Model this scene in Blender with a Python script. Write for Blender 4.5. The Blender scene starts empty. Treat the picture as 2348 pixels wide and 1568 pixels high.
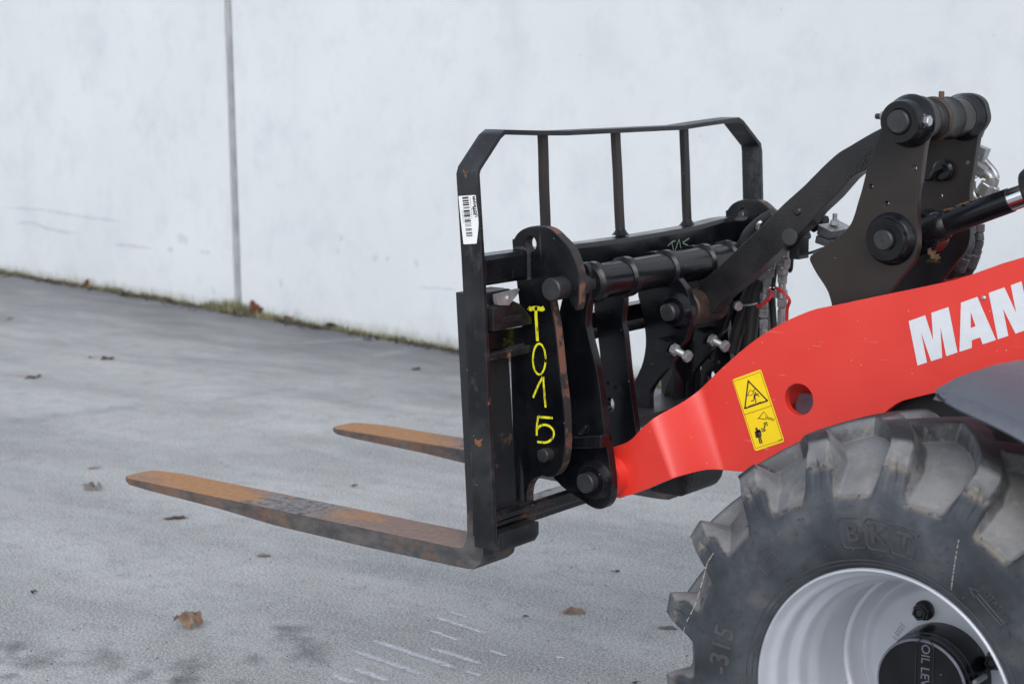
import bpy, bmesh, math, random
import numpy as np
from mathutils import Vector, Matrix, noise as mnoise
R = math.radians
random.seed(7)
scene = bpy.context.scene
COL = scene.collection

# ------------------------------------------------------------------ camera
CAM = Vector((0, 0, 1.76)); FOC = 4040.0
yaw, pit, rol = R(51.4), R(8.97), R(.6)
_d = Vector((-math.cos(yaw)*math.cos(pit), math.sin(yaw)*math.cos(pit), -math.sin(pit)))
_r = Vector((math.sin(yaw), math.cos(yaw), 0)); _u = _r.cross(_d)
CR = math.cos(rol)*_r - math.sin(rol)*_u
CU = math.sin(rol)*_r + math.cos(rol)*_u
cd = bpy.data.cameras.new('camera'); cam = bpy.data.objects.new('camera', cd); COL.objects.link(cam)
cam.matrix_world = Matrix(((CR.x, CU.x, -_d.x, CAM.x), (CR.y, CU.y, -_d.y, CAM.y), (CR.z, CU.z, -_d.z, CAM.z), (0, 0, 0, 1)))
cd.sensor_width = 36; cd.lens = FOC*36/2348; cd.clip_end = 400; cd.clip_start = .05
cd.dof.use_dof = True; cd.dof.focus_distance = 4.15; cd.dof.aperture_fstop = 5.0
scene.camera = cam
# ------------------------------------------------------------------ light
SUN_EL, SUN_AZ = R(38), R(-50)           # azimuth measured from +X towards +Y
w = bpy.data.worlds.new('World'); scene.world = w; w.use_nodes = True
nt = w.node_tree; nt.nodes.clear()
sky = nt.nodes.new('ShaderNodeTexSky'); sky.sky_type = 'NISHITA'; sky.sun_disc = False
sky.sun_elevation = SUN_EL; sky.sun_rotation = math.pi/2-SUN_AZ
sky.air_density = 1.0; sky.dust_density = 1.0; sky.ozone_density = 1.0; sky.altitude = 0
hs = nt.nodes.new('ShaderNodeHueSaturation'); hs.inputs['Saturation'].default_value = .46
bg = nt.nodes.new('ShaderNodeBackground'); bg.inputs['Strength'].default_value = .15
ow = nt.nodes.new('ShaderNodeOutputWorld')
nt.links.new(sky.outputs[0], hs.inputs['Color']); nt.links.new(hs.outputs[0], bg.inputs['Color']); nt.links.new(bg.outputs[0], ow.inputs['Surface'])
sd = bpy.data.lights.new('sun', 'SUN'); sd.energy = .75; sd.angle = R(40); sd.color = (1, .985, .96)
sun = bpy.data.objects.new('sun', sd); COL.objects.link(sun)
sdir = Vector((math.cos(SUN_AZ)*math.cos(SUN_EL), math.sin(SUN_AZ)*math.cos(SUN_EL), math.sin(SUN_EL)))
sun.rotation_euler = sdir.to_track_quat('Z', 'Y').to_euler()
scene.view_settings.view_transform = 'Standard'; scene.view_settings.look = 'None'
scene.view_settings.exposure = 0.68; scene.view_settings.gamma = 1
scene.view_settings.use_curve_mapping = False

# ------------------------------------------------------------------ sight lines: a traced point on a real plane
def ray(x, y): return _d + CR*(x-1174)/FOC - CU*(y-784)/FOC
def PY(x, y, Y): v = ray(x, y); return CAM + v*(Y/v.y)
def PX(x, y, X): v = ray(x, y); return CAM + v*(X/v.x)
def PZ(x, y, Z=0): v = ray(x, y); return CAM + v*((Z-CAM.z)/v.z)
VIEW = dict(d=(1, 0, 0), c1=(.35843, 999.2, 218.6), c2=(.438, 1030.4, 655.7), c3=(.2788, 1436.4, 468.4), c4=(.3386, 1811, 187.3),
  c5=(.42255, 1498.8, 905.5), c6=(.42556, 1348.9, 562), g1=(.4787, 0, 437.2), g2=(.44246, 0, 874.3), g3=(.37237, 749.4, 1186.6),
  b5=(.2788, 1030.4, 405.9), b6=(.1394, 1654.9, 830.6), A=(.1593, 1124.1, 1061.65), B=(.15958, 1092.9, 499.6), C=(.18617, 1311.5, 499.6),
  D=(.12745, 1998.4, 187.3), E=(.1991, 1498.8, 999.2), w1=(.28193, 1686.1, 893), w2=(.2789, 2060.8, 268.5), w3=(.30305, 1523.7, 1092.8),
  w4=(.19914, 1654.9, 468.4), w5=(.18883, 1904.7, 1280.2), w6=(.17921, 2060.8, 593.3), w7=(.08765, 1036.7, 437.2), w8=(.21912, 1467.6, 687), w9=(.15934, 2123.3, 281))
def T(k, x, y): s, a, b = VIEW[k]; return a+s*x, b+s*y
def F(k, x, y, Y): return PY(*T(k, x, y), Y)
def XZ(k, pts, Y):
    out = []
    for p in pts:
        v = F(k, p[0], p[1], Y); out.append((v.x, v.z)+tuple(p[2:]))
    return out
def smooth(pts, n=5):
    """closed outline through the points; a third value 1 marks a corner"""
    N = len(pts); out = []
    for i in range(N):
        p0, p1, p2, p3 = (pts[(i+k) % N] for k in (-1, 0, 1, 2))
        c1, c2 = len(p1) > 2, len(p2) > 2
        a = (2*p1[0]-p2[0], 2*p1[1]-p2[1]) if c1 else p0
        b = (2*p2[0]-p1[0], 2*p2[1]-p1[1]) if c2 else p3
        m = 1 if (c1 and c2) else n
        for k in range(m):
            t = k/m
            out.append(tuple(.5*((2*p1[j])+(-a[j]+p2[j])*t+(2*a[j]-5*p1[j]+4*p2[j]-b[j])*t*t+(-a[j]+3*p1[j]-3*p2[j]+b[j])*t**3) for j in (0, 1)))
    return out

# ------------------------------------------------------------------ node materials
class NB:
    def __init__(s, name):
        s.m = bpy.data.materials.new(name); s.m.use_nodes = True; s.t = s.m.node_tree; s.t.nodes.clear()
        s.o = s.t.nodes.new('ShaderNodeOutputMaterial'); s.p = s.t.nodes.new('ShaderNodeBsdfPrincipled')
        s.t.links.new(s.p.outputs[0], s.o.inputs[0]); s.g = s.t.nodes.new('ShaderNodeNewGeometry'); s.pos = s.g.outputs['Position']
    def put(s, sock, v):
        if isinstance(v, bpy.types.NodeSocket): s.t.links.new(v, sock)
        elif isinstance(v, (tuple, list)) and len(v) == 3 and sock.type == 'RGBA': sock.default_value = (*v, 1)
        else: sock.default_value = v
    def noise(s, scale, det=4, rough=.55, vec=None, dist=0, out=0):
        n = s.t.nodes.new('ShaderNodeTexNoise'); n.inputs['Scale'].default_value = scale; n.inputs['Detail'].default_value = det
        n.inputs['Roughness'].default_value = rough; n.inputs['Distortion'].default_value = dist
        s.t.links.new(vec or s.pos, n.inputs['Vector']); return n.outputs[out]
    def voro(s, scale, vec=None, feat='F1', out='Distance'):
        n = s.t.nodes.new('ShaderNodeTexVoronoi'); n.feature = feat; n.inputs['Scale'].default_value = scale
        s.t.links.new(vec or s.pos, n.inputs['Vector']); return n.outputs[out]
    def scale(s, v, vec=None):
        n = s.t.nodes.new('ShaderNodeMapping'); n.inputs['Scale'].default_value = v; s.t.links.new(vec or s.pos, n.inputs['Vector']); return n.outputs[0]
    def rot(s, a, v, vec=None):
        n = s.t.nodes.new('ShaderNodeMapping'); n.inputs['Rotation'].default_value = (0, 0, a); n.inputs['Scale'].default_value = v
        s.t.links.new(vec or s.pos, n.inputs['Vector']); return n.outputs[0]
    def mapr(s, v, a, b, c=0., d=1.):
        n = s.t.nodes.new('ShaderNodeMapRange'); n.clamp = True
        for i, x in enumerate((v, a, b, c, d)): s.put(n.inputs[i], x)
        return n.outputs[0]
    def math(s, op, a, b=0., c=None):
        n = s.t.nodes.new('ShaderNodeMath'); n.operation = op; s.put(n.inputs[0], a); s.put(n.inputs[1], b)
        if c is not None: s.put(n.inputs[2], c)
        return n.outputs[0]
    def mix(s, f, a, b):
        n = s.t.nodes.new('ShaderNodeMix'); n.data_type = 'RGBA'; s.put(n.inputs[0], f); s.put(n.inputs[6], a); s.put(n.inputs[7], b); return n.outputs[2]
    def bump(s, h, strength=.3, dist=.002, normal=None):
        n = s.t.nodes.new('ShaderNodeBump'); n.inputs['Strength'].default_value = strength; n.inputs['Distance'].default_value = dist
        s.put(n.inputs['Height'], h)
        if normal: s.t.links.new(normal, n.inputs['Normal'])
        return n.outputs[0]
    def edge(s, r=.003, lo=.02, hi=.25):
        b = s.t.nodes.new('ShaderNodeBevel'); b.samples = 4; b.inputs['Radius'].default_value = r
        d = s.t.nodes.new('ShaderNodeVectorMath'); d.operation = 'DOT_PRODUCT'
        s.t.links.new(b.outputs[0], d.inputs[0]); s.t.links.new(s.g.outputs['Normal'], d.inputs[1])
        return s.mapr(s.math('SUBTRACT', 1., d.outputs['Value']), lo, hi)
    def up(s):
        n = s.t.nodes.new('ShaderNodeSeparateXYZ'); s.t.links.new(s.g.outputs['Normal'], n.inputs[0]); return n.outputs[2]
    def xyz(s, vec=None):
        n = s.t.nodes.new('ShaderNodeSeparateXYZ'); s.t.links.new(vec or s.pos, n.inputs[0]); return n.outputs
    def attr(s, name):
        n = s.t.nodes.new('ShaderNodeAttribute'); n.attribute_name = name; return n.outputs['Fac']
    def set(s, **k):
        for a, v in k.items():
            s.put(s.p.inputs[{'col': 'Base Color', 'rough': 'Roughness', 'metal': 'Metallic', 'normal': 'Normal', 'coat': 'Coat Weight', 'crough': 'Coat Roughness', 'spec': 'Specular IOR Level', 'alpha': 'Alpha'}[a]], v)
        return s.m

def black_paint(name, base=(.003, .0034, .0052), rough=.15, dust=.10, rust=.0, chips=1.0, brown=0., spots=0.):
    b = NB(name)
    n1 = b.noise(9, 6, .62); n2 = b.noise(55, 4, .6); n3 = b.noise(3.2, 3, .5)
    d = b.math('MULTIPLY', b.mapr(n1, .42, .75), dust)
    upf = b.math('MULTIPLY', b.mapr(b.up(), .2, 1), .45*dust+.02)
    d = b.math('ADD', d, upf)
    c = b.mix(d, base, (.080, .080, .086))
    if brown: c = b.mix(b.math('MULTIPLY', b.mapr(n3, .42, .62), brown), c, (.045, .032, .026))  # brown reflection painted into the base colour as broad noise patches
    e = b.edge()
    c = b.mix(b.math('MULTIPLY', e, .45), c, (.07, .078, .095))
    rm = b.math('MULTIPLY', b.mapr(n1, .63-.22*rust, .67-.2*rust), b.mapr(n2, .40, .5))
    em = b.math('MULTIPLY', b.edge(.009, .005, .12), b.mapr(n1, .57-.08*(rust > 0), .62-.08*(rust > 0)))
    r_ = b.math('MAXIMUM', b.math('MULTIPLY', rm, 1. if rust else 0.), b.math('MULTIPLY', em, (.35+.5*rust) if rust else 0.))
    c = b.mix(r_, c, b.mix(b.mapr(n2, .35, .65), (.15, .055, .028), (.05, .028, .020)))
    if spots: c = b.mix(b.math('MULTIPLY', b.mapr(b.noise(19, 4, .6), .66, .69), b.mapr(n3, .5, .56)), c, (.20, .085, .035)); c = b.mix(b.math('MULTIPLY', b.mapr(b.noise(13, 6, .7, b.scale((1, 1, .5))), .55, .66), .30), c, (.13, .135, .15))
    v = b.voro(48); sp = b.math('MULTIPLY', b.mapr(v, .055, .035), b.mapr(b.noise(17, 2), .56, .6))
    c = b.mix(b.math('MULTIPLY', sp, .8*chips), c, (.55, .56, .58))
    sc = b.noise(26, 3, .5, b.scale((1, 1, .08)), .6)
    scr = b.math('MULTIPLY', b.mapr(sc, .70, .73), .18); c = b.mix(scr, c, (.16, .16, .17))
    ro = b.math('ADD', b.mapr(n1, .3, .8, rough, rough+.2), b.math('MULTIPLY', r_, .4))
    h = b.math('ADD', b.math('MULTIPLY', b.noise(160, 3), .5), b.math('MULTIPLY', r_, .6))
    return b.set(col=c, rough=ro, spec=.36, normal=b.bump(h, .22, .0008))
M = {}
M['black'] = black_paint('black_paint')
M['black_rusty'] = black_paint('chipped_black_paint', rust=.27, dust=.2)
M['black_old'] = black_paint('worn_black_paint', base=(.006, .0065, .0085), rough=.32, dust=.30, rust=0, spots=1.)
M['black_brown_reflect'] = black_paint('brown_reflection_black_paint', base=(.005, .005, .007), rough=.30, dust=.14, rust=0, brown=.45)  # black paint whose brown tint stands for reflected surroundings
def cast_black():
    b = NB('cast_black_paint'); n = b.noise(210, 3, .6); n1 = b.noise(6, 4)
    c = b.mix(b.mapr(n1, .4, .7, 0, .55), (.006, .006, .008), (.036, .032, .030))
    c = b.mix(b.math('MULTIPLY', b.edge(), .35), c, (.09, .09, .10))
    sp = b.math('MULTIPLY', b.mapr(b.voro(40), .06, .04), b.mapr(b.noise(13, 2), .57, .6)); c = b.mix(sp, c, (.5, .5, .52))
    return b.set(col=c, rough=b.mapr(n1, .3, .7, .28, .42), normal=b.bump(n, .45, .0015))
M['cast'] = cast_black()
def simple(name, col, rough=.5, metal=0., var=.25, bump=.15, nscale=40, coat=0.):
    b = NB(name); n = b.noise(nscale, 5, .6)
    c = b.mix(b.mapr(n, .3, .7), tuple(x*(1-var) for x in col), tuple(min(1, x*(1+var)) for x in col))
    return b.set(col=c, rough=b.mapr(n, .3, .7, rough*.85, min(1, rough*1.15)), metal=metal, coat=coat, normal=b.bump(b.noise(nscale*6, 3), bump, .0006))
M['pin'] = simple('dull_pin_steel', (.034, .034, .038), .42, .3)
M['zinc'] = simple('zinc_plated_steel', (.46, .48, .50), .42, .75, .2)
M['fitting'] = simple('grey_fitting_steel', (.34, .345, .355), .36, .65, .35)
M['rubber'] = simple('black_hose_rubber', (.014, .014, .015), .55, 0, .4, .4)
M['redplastic'] = simple('red_plastic', (.50, .02, .025), .4)
M['chrome'] = simple('chrome', (.75, .76, .78), .10, 1, .05, .02)
M['mudguard'] = simple('dusty_grey_plastic', (.085, .092, .112), .40, 0, .10, .3, 60)
M['plastic'] = simple('grey_black_plastic', (.050, .053, .062), .42, 0, .25, .3, 90)
M['rustpin'] = simple('rusty_sleeve', (.11, .055, .038), .7, .1, .5, .6)
M['dark'] = simple('dark_cavity_steel', (.008, .008, .009), .6)
M['yellow'] = simple('yellow_sticker', (.95, .66, .003), .38, 0, .03, .03)
M['ink'] = simple('black_ink', (.018, .014, .014), .5, 0, .1, .02)
M['paper'] = simple('white_label_paper', (.78, .79, .80), .4, 0, .03, .1, 20)
M['white'] = simple('white_lettering_film', (.66, .68, .72), .4, 0, .04, .08)
def paint_pen():
    b = NB('yellow_paint_pen'); n = b.noise(75, 4, .6, b.scale((2.2, 1, .5)))
    c = b.mix(b.mapr(n, .36, .46), (.12, .13, .02), (.80, .76, .02))
    return b.set(col=c, rough=.5)
M['pen'] = paint_pen()
def grease():
    b = NB('greasy_rust'); n = b.noise(28, 6, .7, b.scale((1, 1.0, .45)))
    c = b.mix(b.mapr(n, .35, .6), (.008, .008, .008), (.050, .026, .019)); c = b.mix(b.mapr(n, .66, .70), c, (.38, .30, .16))
    return b.set(col=c, rough=.5, normal=b.bump(n, .9, .006))
M['grease'] = grease()
def red_paint():
    b = NB('red_paint'); n = b.noise(5, 4); n2 = b.noise(120, 3)
    c = b.mix(b.mapr(n, .3, .7), (.68, .026, .015), (.74, .034, .020))
    s1 = b.noise(14, 2, .4, b.rot(0, (.5, 1, 3)), 1.5); scr = b.math('MULTIPLY', b.mapr(s1, .67, .70), b.mapr(b.noise(4, 2), .52, .6))
    c = b.mix(b.math('MULTIPLY', scr, .5), c, (.70, .20, .17))
    sp = b.math('MULTIPLY', b.mapr(b.voro(55), .075, .05), b.mapr(b.noise(21, 2), .54, .57)); c = b.mix(b.math('MULTIPLY', sp, .9), c, (.80, .50, .46)); c = b.mix(b.mapr(b.noise(2.5, 6, .65), .45, .72, 0, .08), c, (.62, .12, .09))
    e = b.math('MULTIPLY', b.edge(.004, .02, .2), b.mapr(b.noise(30, 4), .56, .6)); c = b.mix(e, c, (.10, .05, .05))
    return b.set(col=c, rough=b.mapr(n, .3, .7, .38, .46), coat=.45, crough=.30, normal=b.bump(n2, .10, .0008))
M['red'] = red_paint()
def rust_fork():
    b = NB('rusty_fork_steel'); n = b.noise(11, 7, .65); n2 = b.noise(60, 5, .65); nl = b.noise(7, 5, .6, b.scale((.35, 1, 1)))
    X = b.xyz()[0]
    top = b.mapr(b.up(), .35, .8)
    orange = b.mix(b.mapr(n2, .3, .7), (.33, .145, .048), (.42, .235, .115))
    brown = b.mix(b.mapr(n2, .35, .65), (.20, .135, .11), (.27, .185, .15))
    tcol = b.mix(b.mapr(b.math('ADD', nl, b.mapr(X, -3.9, -2.7, .12, -.10)), .46, .58), brown, orange)
    # dried grey dirt caked on the middle of the blade
    pm = b.math('MULTIPLY', b.mapr(X, -3.52, -3.44), b.mapr(X, -3.12, -3.24))
    pm = b.math('MULTIPLY', pm, b.mapr(b.math('ADD', n, b.mapr(b.voro(26), 0, .5, -.08, .08)), .42, .5))
    dirt = b.mix(b.mapr(b.noise(42, 7, .8), .40, .56), (.05, .048, .055), (.25, .24, .25))
    tcol = b.mix(b.math('MULTIPLY', pm, .9), tcol, dirt)
    side = b.mix(b.mapr(b.noise(34, 6, .65, b.scale((.5, 1, 1))), .40, .66), (.045, .046, .050), (.105, .095, .090))
    side = b.mix(b.math('MULTIPLY', b.mapr(n, .56, .64), .45), side, (.19, .085, .04))
    side = b.mix(b.math('MULTIPLY', b.mapr(X, -3.2, -3.95), b.mapr(n, .42, .56, .1, .6)), side, (.22, .10, .045))
    Z = b.xyz()[2]
    c = b.mix(top, side, tcol)
    c = b.mix(b.mapr(Z, .63, .70), c, b.mix(b.mapr(n, .6, .66), (.011, .012, .016), (.09, .055, .04)))
    h = b.math('ADD', n2, b.math('MULTIPLY', pm, b.noise(120, 4, .7)))
    return b.set(col=c, rough=b.mapr(Z, .63, .70, .78, .5), normal=b.bump(h, .6, .003))
M['fork'] = rust_fork()
def rusty_edge():
    b = NB('rusty_plate_edge'); n = b.noise(22, 6, .65); n2 = b.noise(120, 4)
    c = b.mix(b.mapr(n, .50, .56), (.026, .023, .024), b.mix(n2, (.20, .085, .055), (.12, .062, .045)))
    return b.set(col=c, rough=.65, normal=b.bump(b.math('ADD', n, n2), .6, .002))
M['edge'] = rusty_edge()
def tyre_mat():
    b = NB('dusty_tyre_rubber'); L = b.attr('lug'); Tn = b.attr('tread'); n = b.noise(7, 6, .6); n2 = b.noise(42, 5, .65)
    side = b.mix(b.mapr(n, .35, .7), (.024, .028, .035), (.078, .085, .100))
    side = b.mix(b.mapr(n2, .5, .64, 0, .35), side, (.025, .028, .034)); side = b.mix(b.math('MULTIPLY', b.mapr(n, .55, .66), .35), side, (.13, .115, .10))
    valley = b.mix(b.mapr(b.noise(10, 7, .68), .38, .62), (.045, .048, .055), (.165, .166, .172)); valley = b.mix(b.mapr(b.noise(24, 5, .7, None, .8), .58, .66, 0, .6), valley, (.06, .065, .078))
    valley = b.mix(b.math('MULTIPLY', b.mapr(n2, .56, .64), .5), valley, (.26, .215, .17))
    up = b.mapr(b.up(), .25, .9)
    valley = b.mix(b.math('MULTIPLY', up, .5), valley, (.30, .295, .29))
    rimline = b.math('MULTIPLY', b.mapr(Tn, .0, .35), b.mapr(Tn, .75, .4)); rimline = b.math('MULTIPLY', rimline, b.mapr(n2, .42, .5))
    c = b.mix(b.mapr(Tn, .3, .7), side, valley)
    c = b.mix(b.math('MULTIPLY', rimline, .75), c, (.20, .175, .145))
    top = b.mix(b.mapr(n, .45, .65), (.024, .025, .029), (.07, .07, .075))
    c = b.mix(b.math('MULTIPLY', b.attr('crown'), b.mapr(n, .74, .60)), c, top)
    v = b.voro(24); nub = b.math('MULTIPLY', b.mapr(v, .06, .03), b.mapr(Tn, .3, .1))
    h = b.math('ADD', b.math('MULTIPLY', b.noise(150, 4), .4), b.math('ADD', b.math('MULTIPLY', n2, .5), b.math('MULTIPLY', nub, 1.2)))
    return b.set(col=c, rough=.62, spec=.35, normal=b.bump(h, .5, .0025))
M['tyre'] = tyre_mat()
M['tyre_text'] = simple('moulded_rubber', (.050, .051, .056), .6, 0, .3, .4)
M['rim'] = simple('silver_wheel_paint', (.50, .52, .57), .38, .35, .05, .08, 12, .2)
def wall_mat():
    b = NB('white_concrete'); n = b.noise(.9, 5, .55); n2 = b.noise(8, 6, .6); n3 = b.noise(1.6, 4, .6, b.scale((1.2, 1.2, .22)))
    c = b.mix(b.mapr(n, .3, .7), (.645, .665, .68), (.705, .725, .74))
    c = b.mix(b.mapr(n3, .40, .68, 0, .14), c, (.58, .60, .64))
    c = b.mix(b.mapr(n2, .57, .78, 0, .30), c, (.50, .52, .56))
    c = b.mix(b.mapr(b.noise(2.7, 6, .66), .50, .66, 0, .30), c, (.50, .52, .55)); sp = b.math('MULTIPLY', b.mapr(b.voro(9), .09, .04), b.mapr(b.noise(2.2, 2), .5, .62)); c = b.mix(b.math('MULTIPLY', sp, .4), c, (.30, .31, .33))
    Z = b.xyz()[2]
    low = b.math('MULTIPLY', b.mapr(b.math('ADD', Z, b.math('MULTIPLY', b.noise(14, 5, .7, b.scale((1, 1, .4))), .16)), .17, .08), .75)
    c = b.mix(low, c, b.mix(b.mapr(n2, .4, .6), (.21, .22, .13), (.30, .31, .23)))
    return b.set(col=c, rough=.8, normal=b.bump(b.noise(60, 5, .6), .25, .004))
M['wall'] = wall_mat()
def ground_mat(wd, wn):
    b = NB('brushed_concrete_ground')
    a = math.atan2(wd.y, wd.x)
    st = b.rot(-a, (.45, 1.4, 1)); n = b.noise(1.3, 6, .6, st, .3); n2 = b.noise(5, 6, .62, b.rot(-a-.2, (.6, 1.4, 1))); n3 = b.noise(125, 4, .75); n4 = b.noise(70, 5, .7)
    c = b.mix(b.mapr(n, .34, .66), (.285, .286, .282), (.475, .475, .465))
    c = b.mix(b.mapr(n2, .48, .66, 0, .45), c, (.47, .475, .49)); c = b.mix(b.mapr(b.noise(9, 7, .72), .50, .64, 0, .55), c, (.24, .245, .26))
    c = b.mix(b.mapr(b.noise(2.3, 4), .5, .68, 0, .30), c, (.29, .32, .29)); c = b.mix(b.mapr(b.noise(3.1, 4, .6, b.scale((1, 1, 3))), .56, .72, 0, .25), c, (.36, .33, .34))
    # damp darker zone along the foot of the wall
    dp = b.t.nodes.new('ShaderNodeVectorMath'); dp.operation = 'DOT_PRODUCT'; b.t.links.new(b.pos, dp.inputs[0]); dp.inputs[1].default_value = tuple(wn)
    dist = b.math('ADD', dp.outputs['Value'], -W0.dot(wn))
    c = b.mix(b.mapr(n4, .50, .68, 0, .40), c, (.17, .172, .18))
    c = b.mix(b.mapr(n3, .52, .62, 0, .75), c, (.68, .68, .68)); c = b.mix(b.mapr(n3, .48, .38, 0, .7), c, (.11, .11, .115))
    dm = b.mapr(b.math('ADD', dist, b.math('MULTIPLY', b.math('SUBTRACT', b.noise(2.0, 5, .65, b.rot(-a, (.5, 1.6, 1))), .5), 2.4)), -.1, 1.7, .93, 0.)
    c = b.mix(dm, c, b.mix(b.mapr(n4, .35, .65), (.105, .107, .114), (.15, .153, .16)))
    sp = b.math('MULTIPLY', b.mapr(b.voro(14), .05, .03), b.mapr(b.noise(3, 2), .56, .6)); c = b.mix(sp, c, (.06, .05, .045))
    return b.set(col=c, rough=b.mapr(n, .3, .7, .7, .9), spec=.12, normal=b.bump(b.math('ADD', n3, b.math('MULTIPLY', n4, .7)), .35, .003))
def soft(name, col, nscale=60, lo=.4, hi=.6, power=1.):
    b = NB(name); a = b.attr('soft')
    n = b.noise(nscale, 5, .65)
    al = b.math('MULTIPLY', b.mapr(b.math('ADD', b.math('MULTIPLY', a, .55), b.math('SUBTRACT', n, .5)), lo-.25, hi-.1), power)
    return b.set(col=col, rough=.85, alpha=al)
M['chalk'] = soft('chalky_scrape', (.62, .63, .66), 60, .40, .70, 1.)
M['damp'] = soft('damp_stain', (.085, .088, .096), 11, .42, .80, .42)
M['pale'] = soft('pale_streak', (.45, .46, .48), 9, .32, .95, .55)
M['scratch'] = soft('grey_scratch', (.50, .51, .54), 20, .30, .9, .30)
M['moss'] = simple('dry_moss', (.165, .160, .090), .9, 0, .6, .3, 9)
def leaf_mat(name, c1, c2):
    b = NB(name); n = b.noise(30, 5, .6); return b.set(col=b.mix(b.mapr(n, .35, .65), c1, c2), rough=.7, normal=b.bump(n, .5, .002))
M['leaf_tan'] = leaf_mat('dry_tan_leaf', (.28, .18, .13), (.46, .33, .25))
M['leaf_brown'] = leaf_mat('dry_brown_leaf', (.10, .055, .04), (.19, .11, .08))
M['leaf_red'] = leaf_mat('dry_russet_leaf', (.16, .045, .025), (.26, .09, .05))
M['leaf_grey'] = leaf_mat('weathered_grey_leaf', (.20, .18, .17), (.42, .40, .38))
M['leaf_dark'] = leaf_mat('dark_rotten_leaf', (.05, .035, .028), (.09, .06, .05))
M['leaf_green'] = leaf_mat('green_and_red_leaf', (.10, .12, .035), (.22, .09, .07))
M['sealant'] = simple('grey_joint_sealant', (.33, .345, .36), .7, 0, .25, .4, 6)
M['gap'] = simple('dark_joint_edge', (.11, .115, .12), .8, 0, .3, .3, 9)

# ------------------------------------------------------------------ object helpers
ORG = {}
def wn_mod(o):
    m = o.modifiers.new('weighted_normals', 'WEIGHTED_NORMAL'); m.keep_sharp = True; m.weight = 90
def link(name, me, mat, parent=None, label=None, **kw):
    o = bpy.data.objects.new(name, me); COL.objects.link(o)
    if mat is not None and not me.materials: me.materials.append(mat)
    if parent:
        o.parent = parent; o.matrix_parent_inverse = Matrix.Translation(-ORG.get(parent.name, Vector()))
    if label: o['label'] = label
    for k, v in kw.items(): o[k] = v
    return o
def root(name, loc, label, cat, group=None, kind=None):
    o = bpy.data.objects.new(name, None); COL.objects.link(o); o.location = loc; o.empty_display_size = .1
    ORG[o.name] = Vector(loc)
    if label: o['label'] = label
    if cat: o['category'] = cat
    if group: o['group'] = group
    if kind: o['kind'] = kind
    return o
def fin(bm, name, mat, parent=None, bev=0, ang=35, label=None, seg=2, **kw):
    bmesh.ops.recalc_face_normals(bm, faces=bm.faces)
    if bev:
        es = [e for e in bm.edges if len(e.link_faces) == 2 and e.calc_face_angle(0) > R(ang)]
        if es: bmesh.ops.bevel(bm, geom=es, offset=bev, segments=seg, profile=.6, affect='EDGES', clamp_overlap=True)
    me = bpy.data.meshes.new(name); bm.to_mesh(me); bm.free()
    for p in me.polygons: p.use_smooth = True
    me.set_sharp_from_angle(angle=R(ang))
    o = link(name, me, mat, parent, label, **kw)
    if bev: wn_mod(o)
    return o
def add_prism(bm, pts, Y0, Y1):
    """outline in X,Z swept between two Y"""
    a = [bm.verts.new((p[0], Y0, p[1])) for p in pts]; b = [bm.verts.new((p[0], Y1, p[1])) for p in pts]
    bm.faces.new(a); bm.faces.new(b[::-1]); n = len(pts)
    for i in range(n): bm.faces.new((a[i], a[(i+1) % n], b[(i+1) % n], b[i]))
def add_box(bm, c, d, rot=None):
    m = Matrix.Translation(c) @ (rot.to_4x4() if rot else Matrix()) @ Matrix.Diagonal((*d, 1))
    bmesh.ops.create_cube(bm, size=1, matrix=m)
def box(name, c, d, mat, parent, bev=.002, rot=None, **k):
    bm = bmesh.new(); add_box(bm, c, d, rot); return fin(bm, name, mat, parent, bev, **k)
def rotto(v): return Vector(v).normalized().to_track_quat('Z', 'Y').to_matrix()
def add_lathe(bm, prof, o, axis, seg=48, spin=0):
    """prof: (t along axis, radius)"""
    m = rotto(axis); o = Vector(o); rings = []
    for t, r in prof:
        if r <= 1e-6: rings.append([bm.verts.new(o+m @ Vector((0, 0, t)))])
        else: rings.append([bm.verts.new(o+m @ Vector((r*math.cos(2*math.pi*i/seg+spin), r*math.sin(2*math.pi*i/seg+spin), t))) for i in range(seg)])
    for a, b in zip(rings, rings[1:]):
        for i in range(seg):
            j = (i+1) % seg
            if len(a) == 1 and len(b) == 1: continue
            if len(a) == 1: bm.faces.new((a[0], b[j], b[i]))
            elif len(b) == 1: bm.faces.new((a[i], a[j], b[0]))
            else: bm.faces.new((a[i], a[j], b[j], b[i]))
def lathe(name, prof, o, axis, mat, parent, seg=48, bev=0, ang=30, **k):
    bm = bmesh.new(); add_lathe(bm, prof, o, axis, seg); return fin(bm, name, mat, parent, bev, ang, **k)
def cylp(r, L, ch=.0015): return [(0, 0), (0, r-ch), (ch, r), (L-ch, r), (L, r-ch), (L, 0)]
YA = (0, 1, 0)
def cyl(name, o, axis, r, L, mat, parent, seg=40, ch=.0015, **k): return lathe(name, cylp(r, L, ch), o, axis, mat, parent, seg, **k)
def catmull(P, n=8):
    P = [Vector(p) for p in P]; Q = [2*P[0]-P[1]]+P+[2*P[-1]-P[-2]]; out = []
    for i in range(1, len(Q)-2):
        for k in range(n):
            t = k/n; a, b, c, d = Q[i-1:i+3]
            out.append(.5*(2*b+(c-a)*t+(2*a-5*b+4*c-d)*t*t+(-a+3*b-3*c+d)*t**3))
    return out+[P[-1]]
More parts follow.
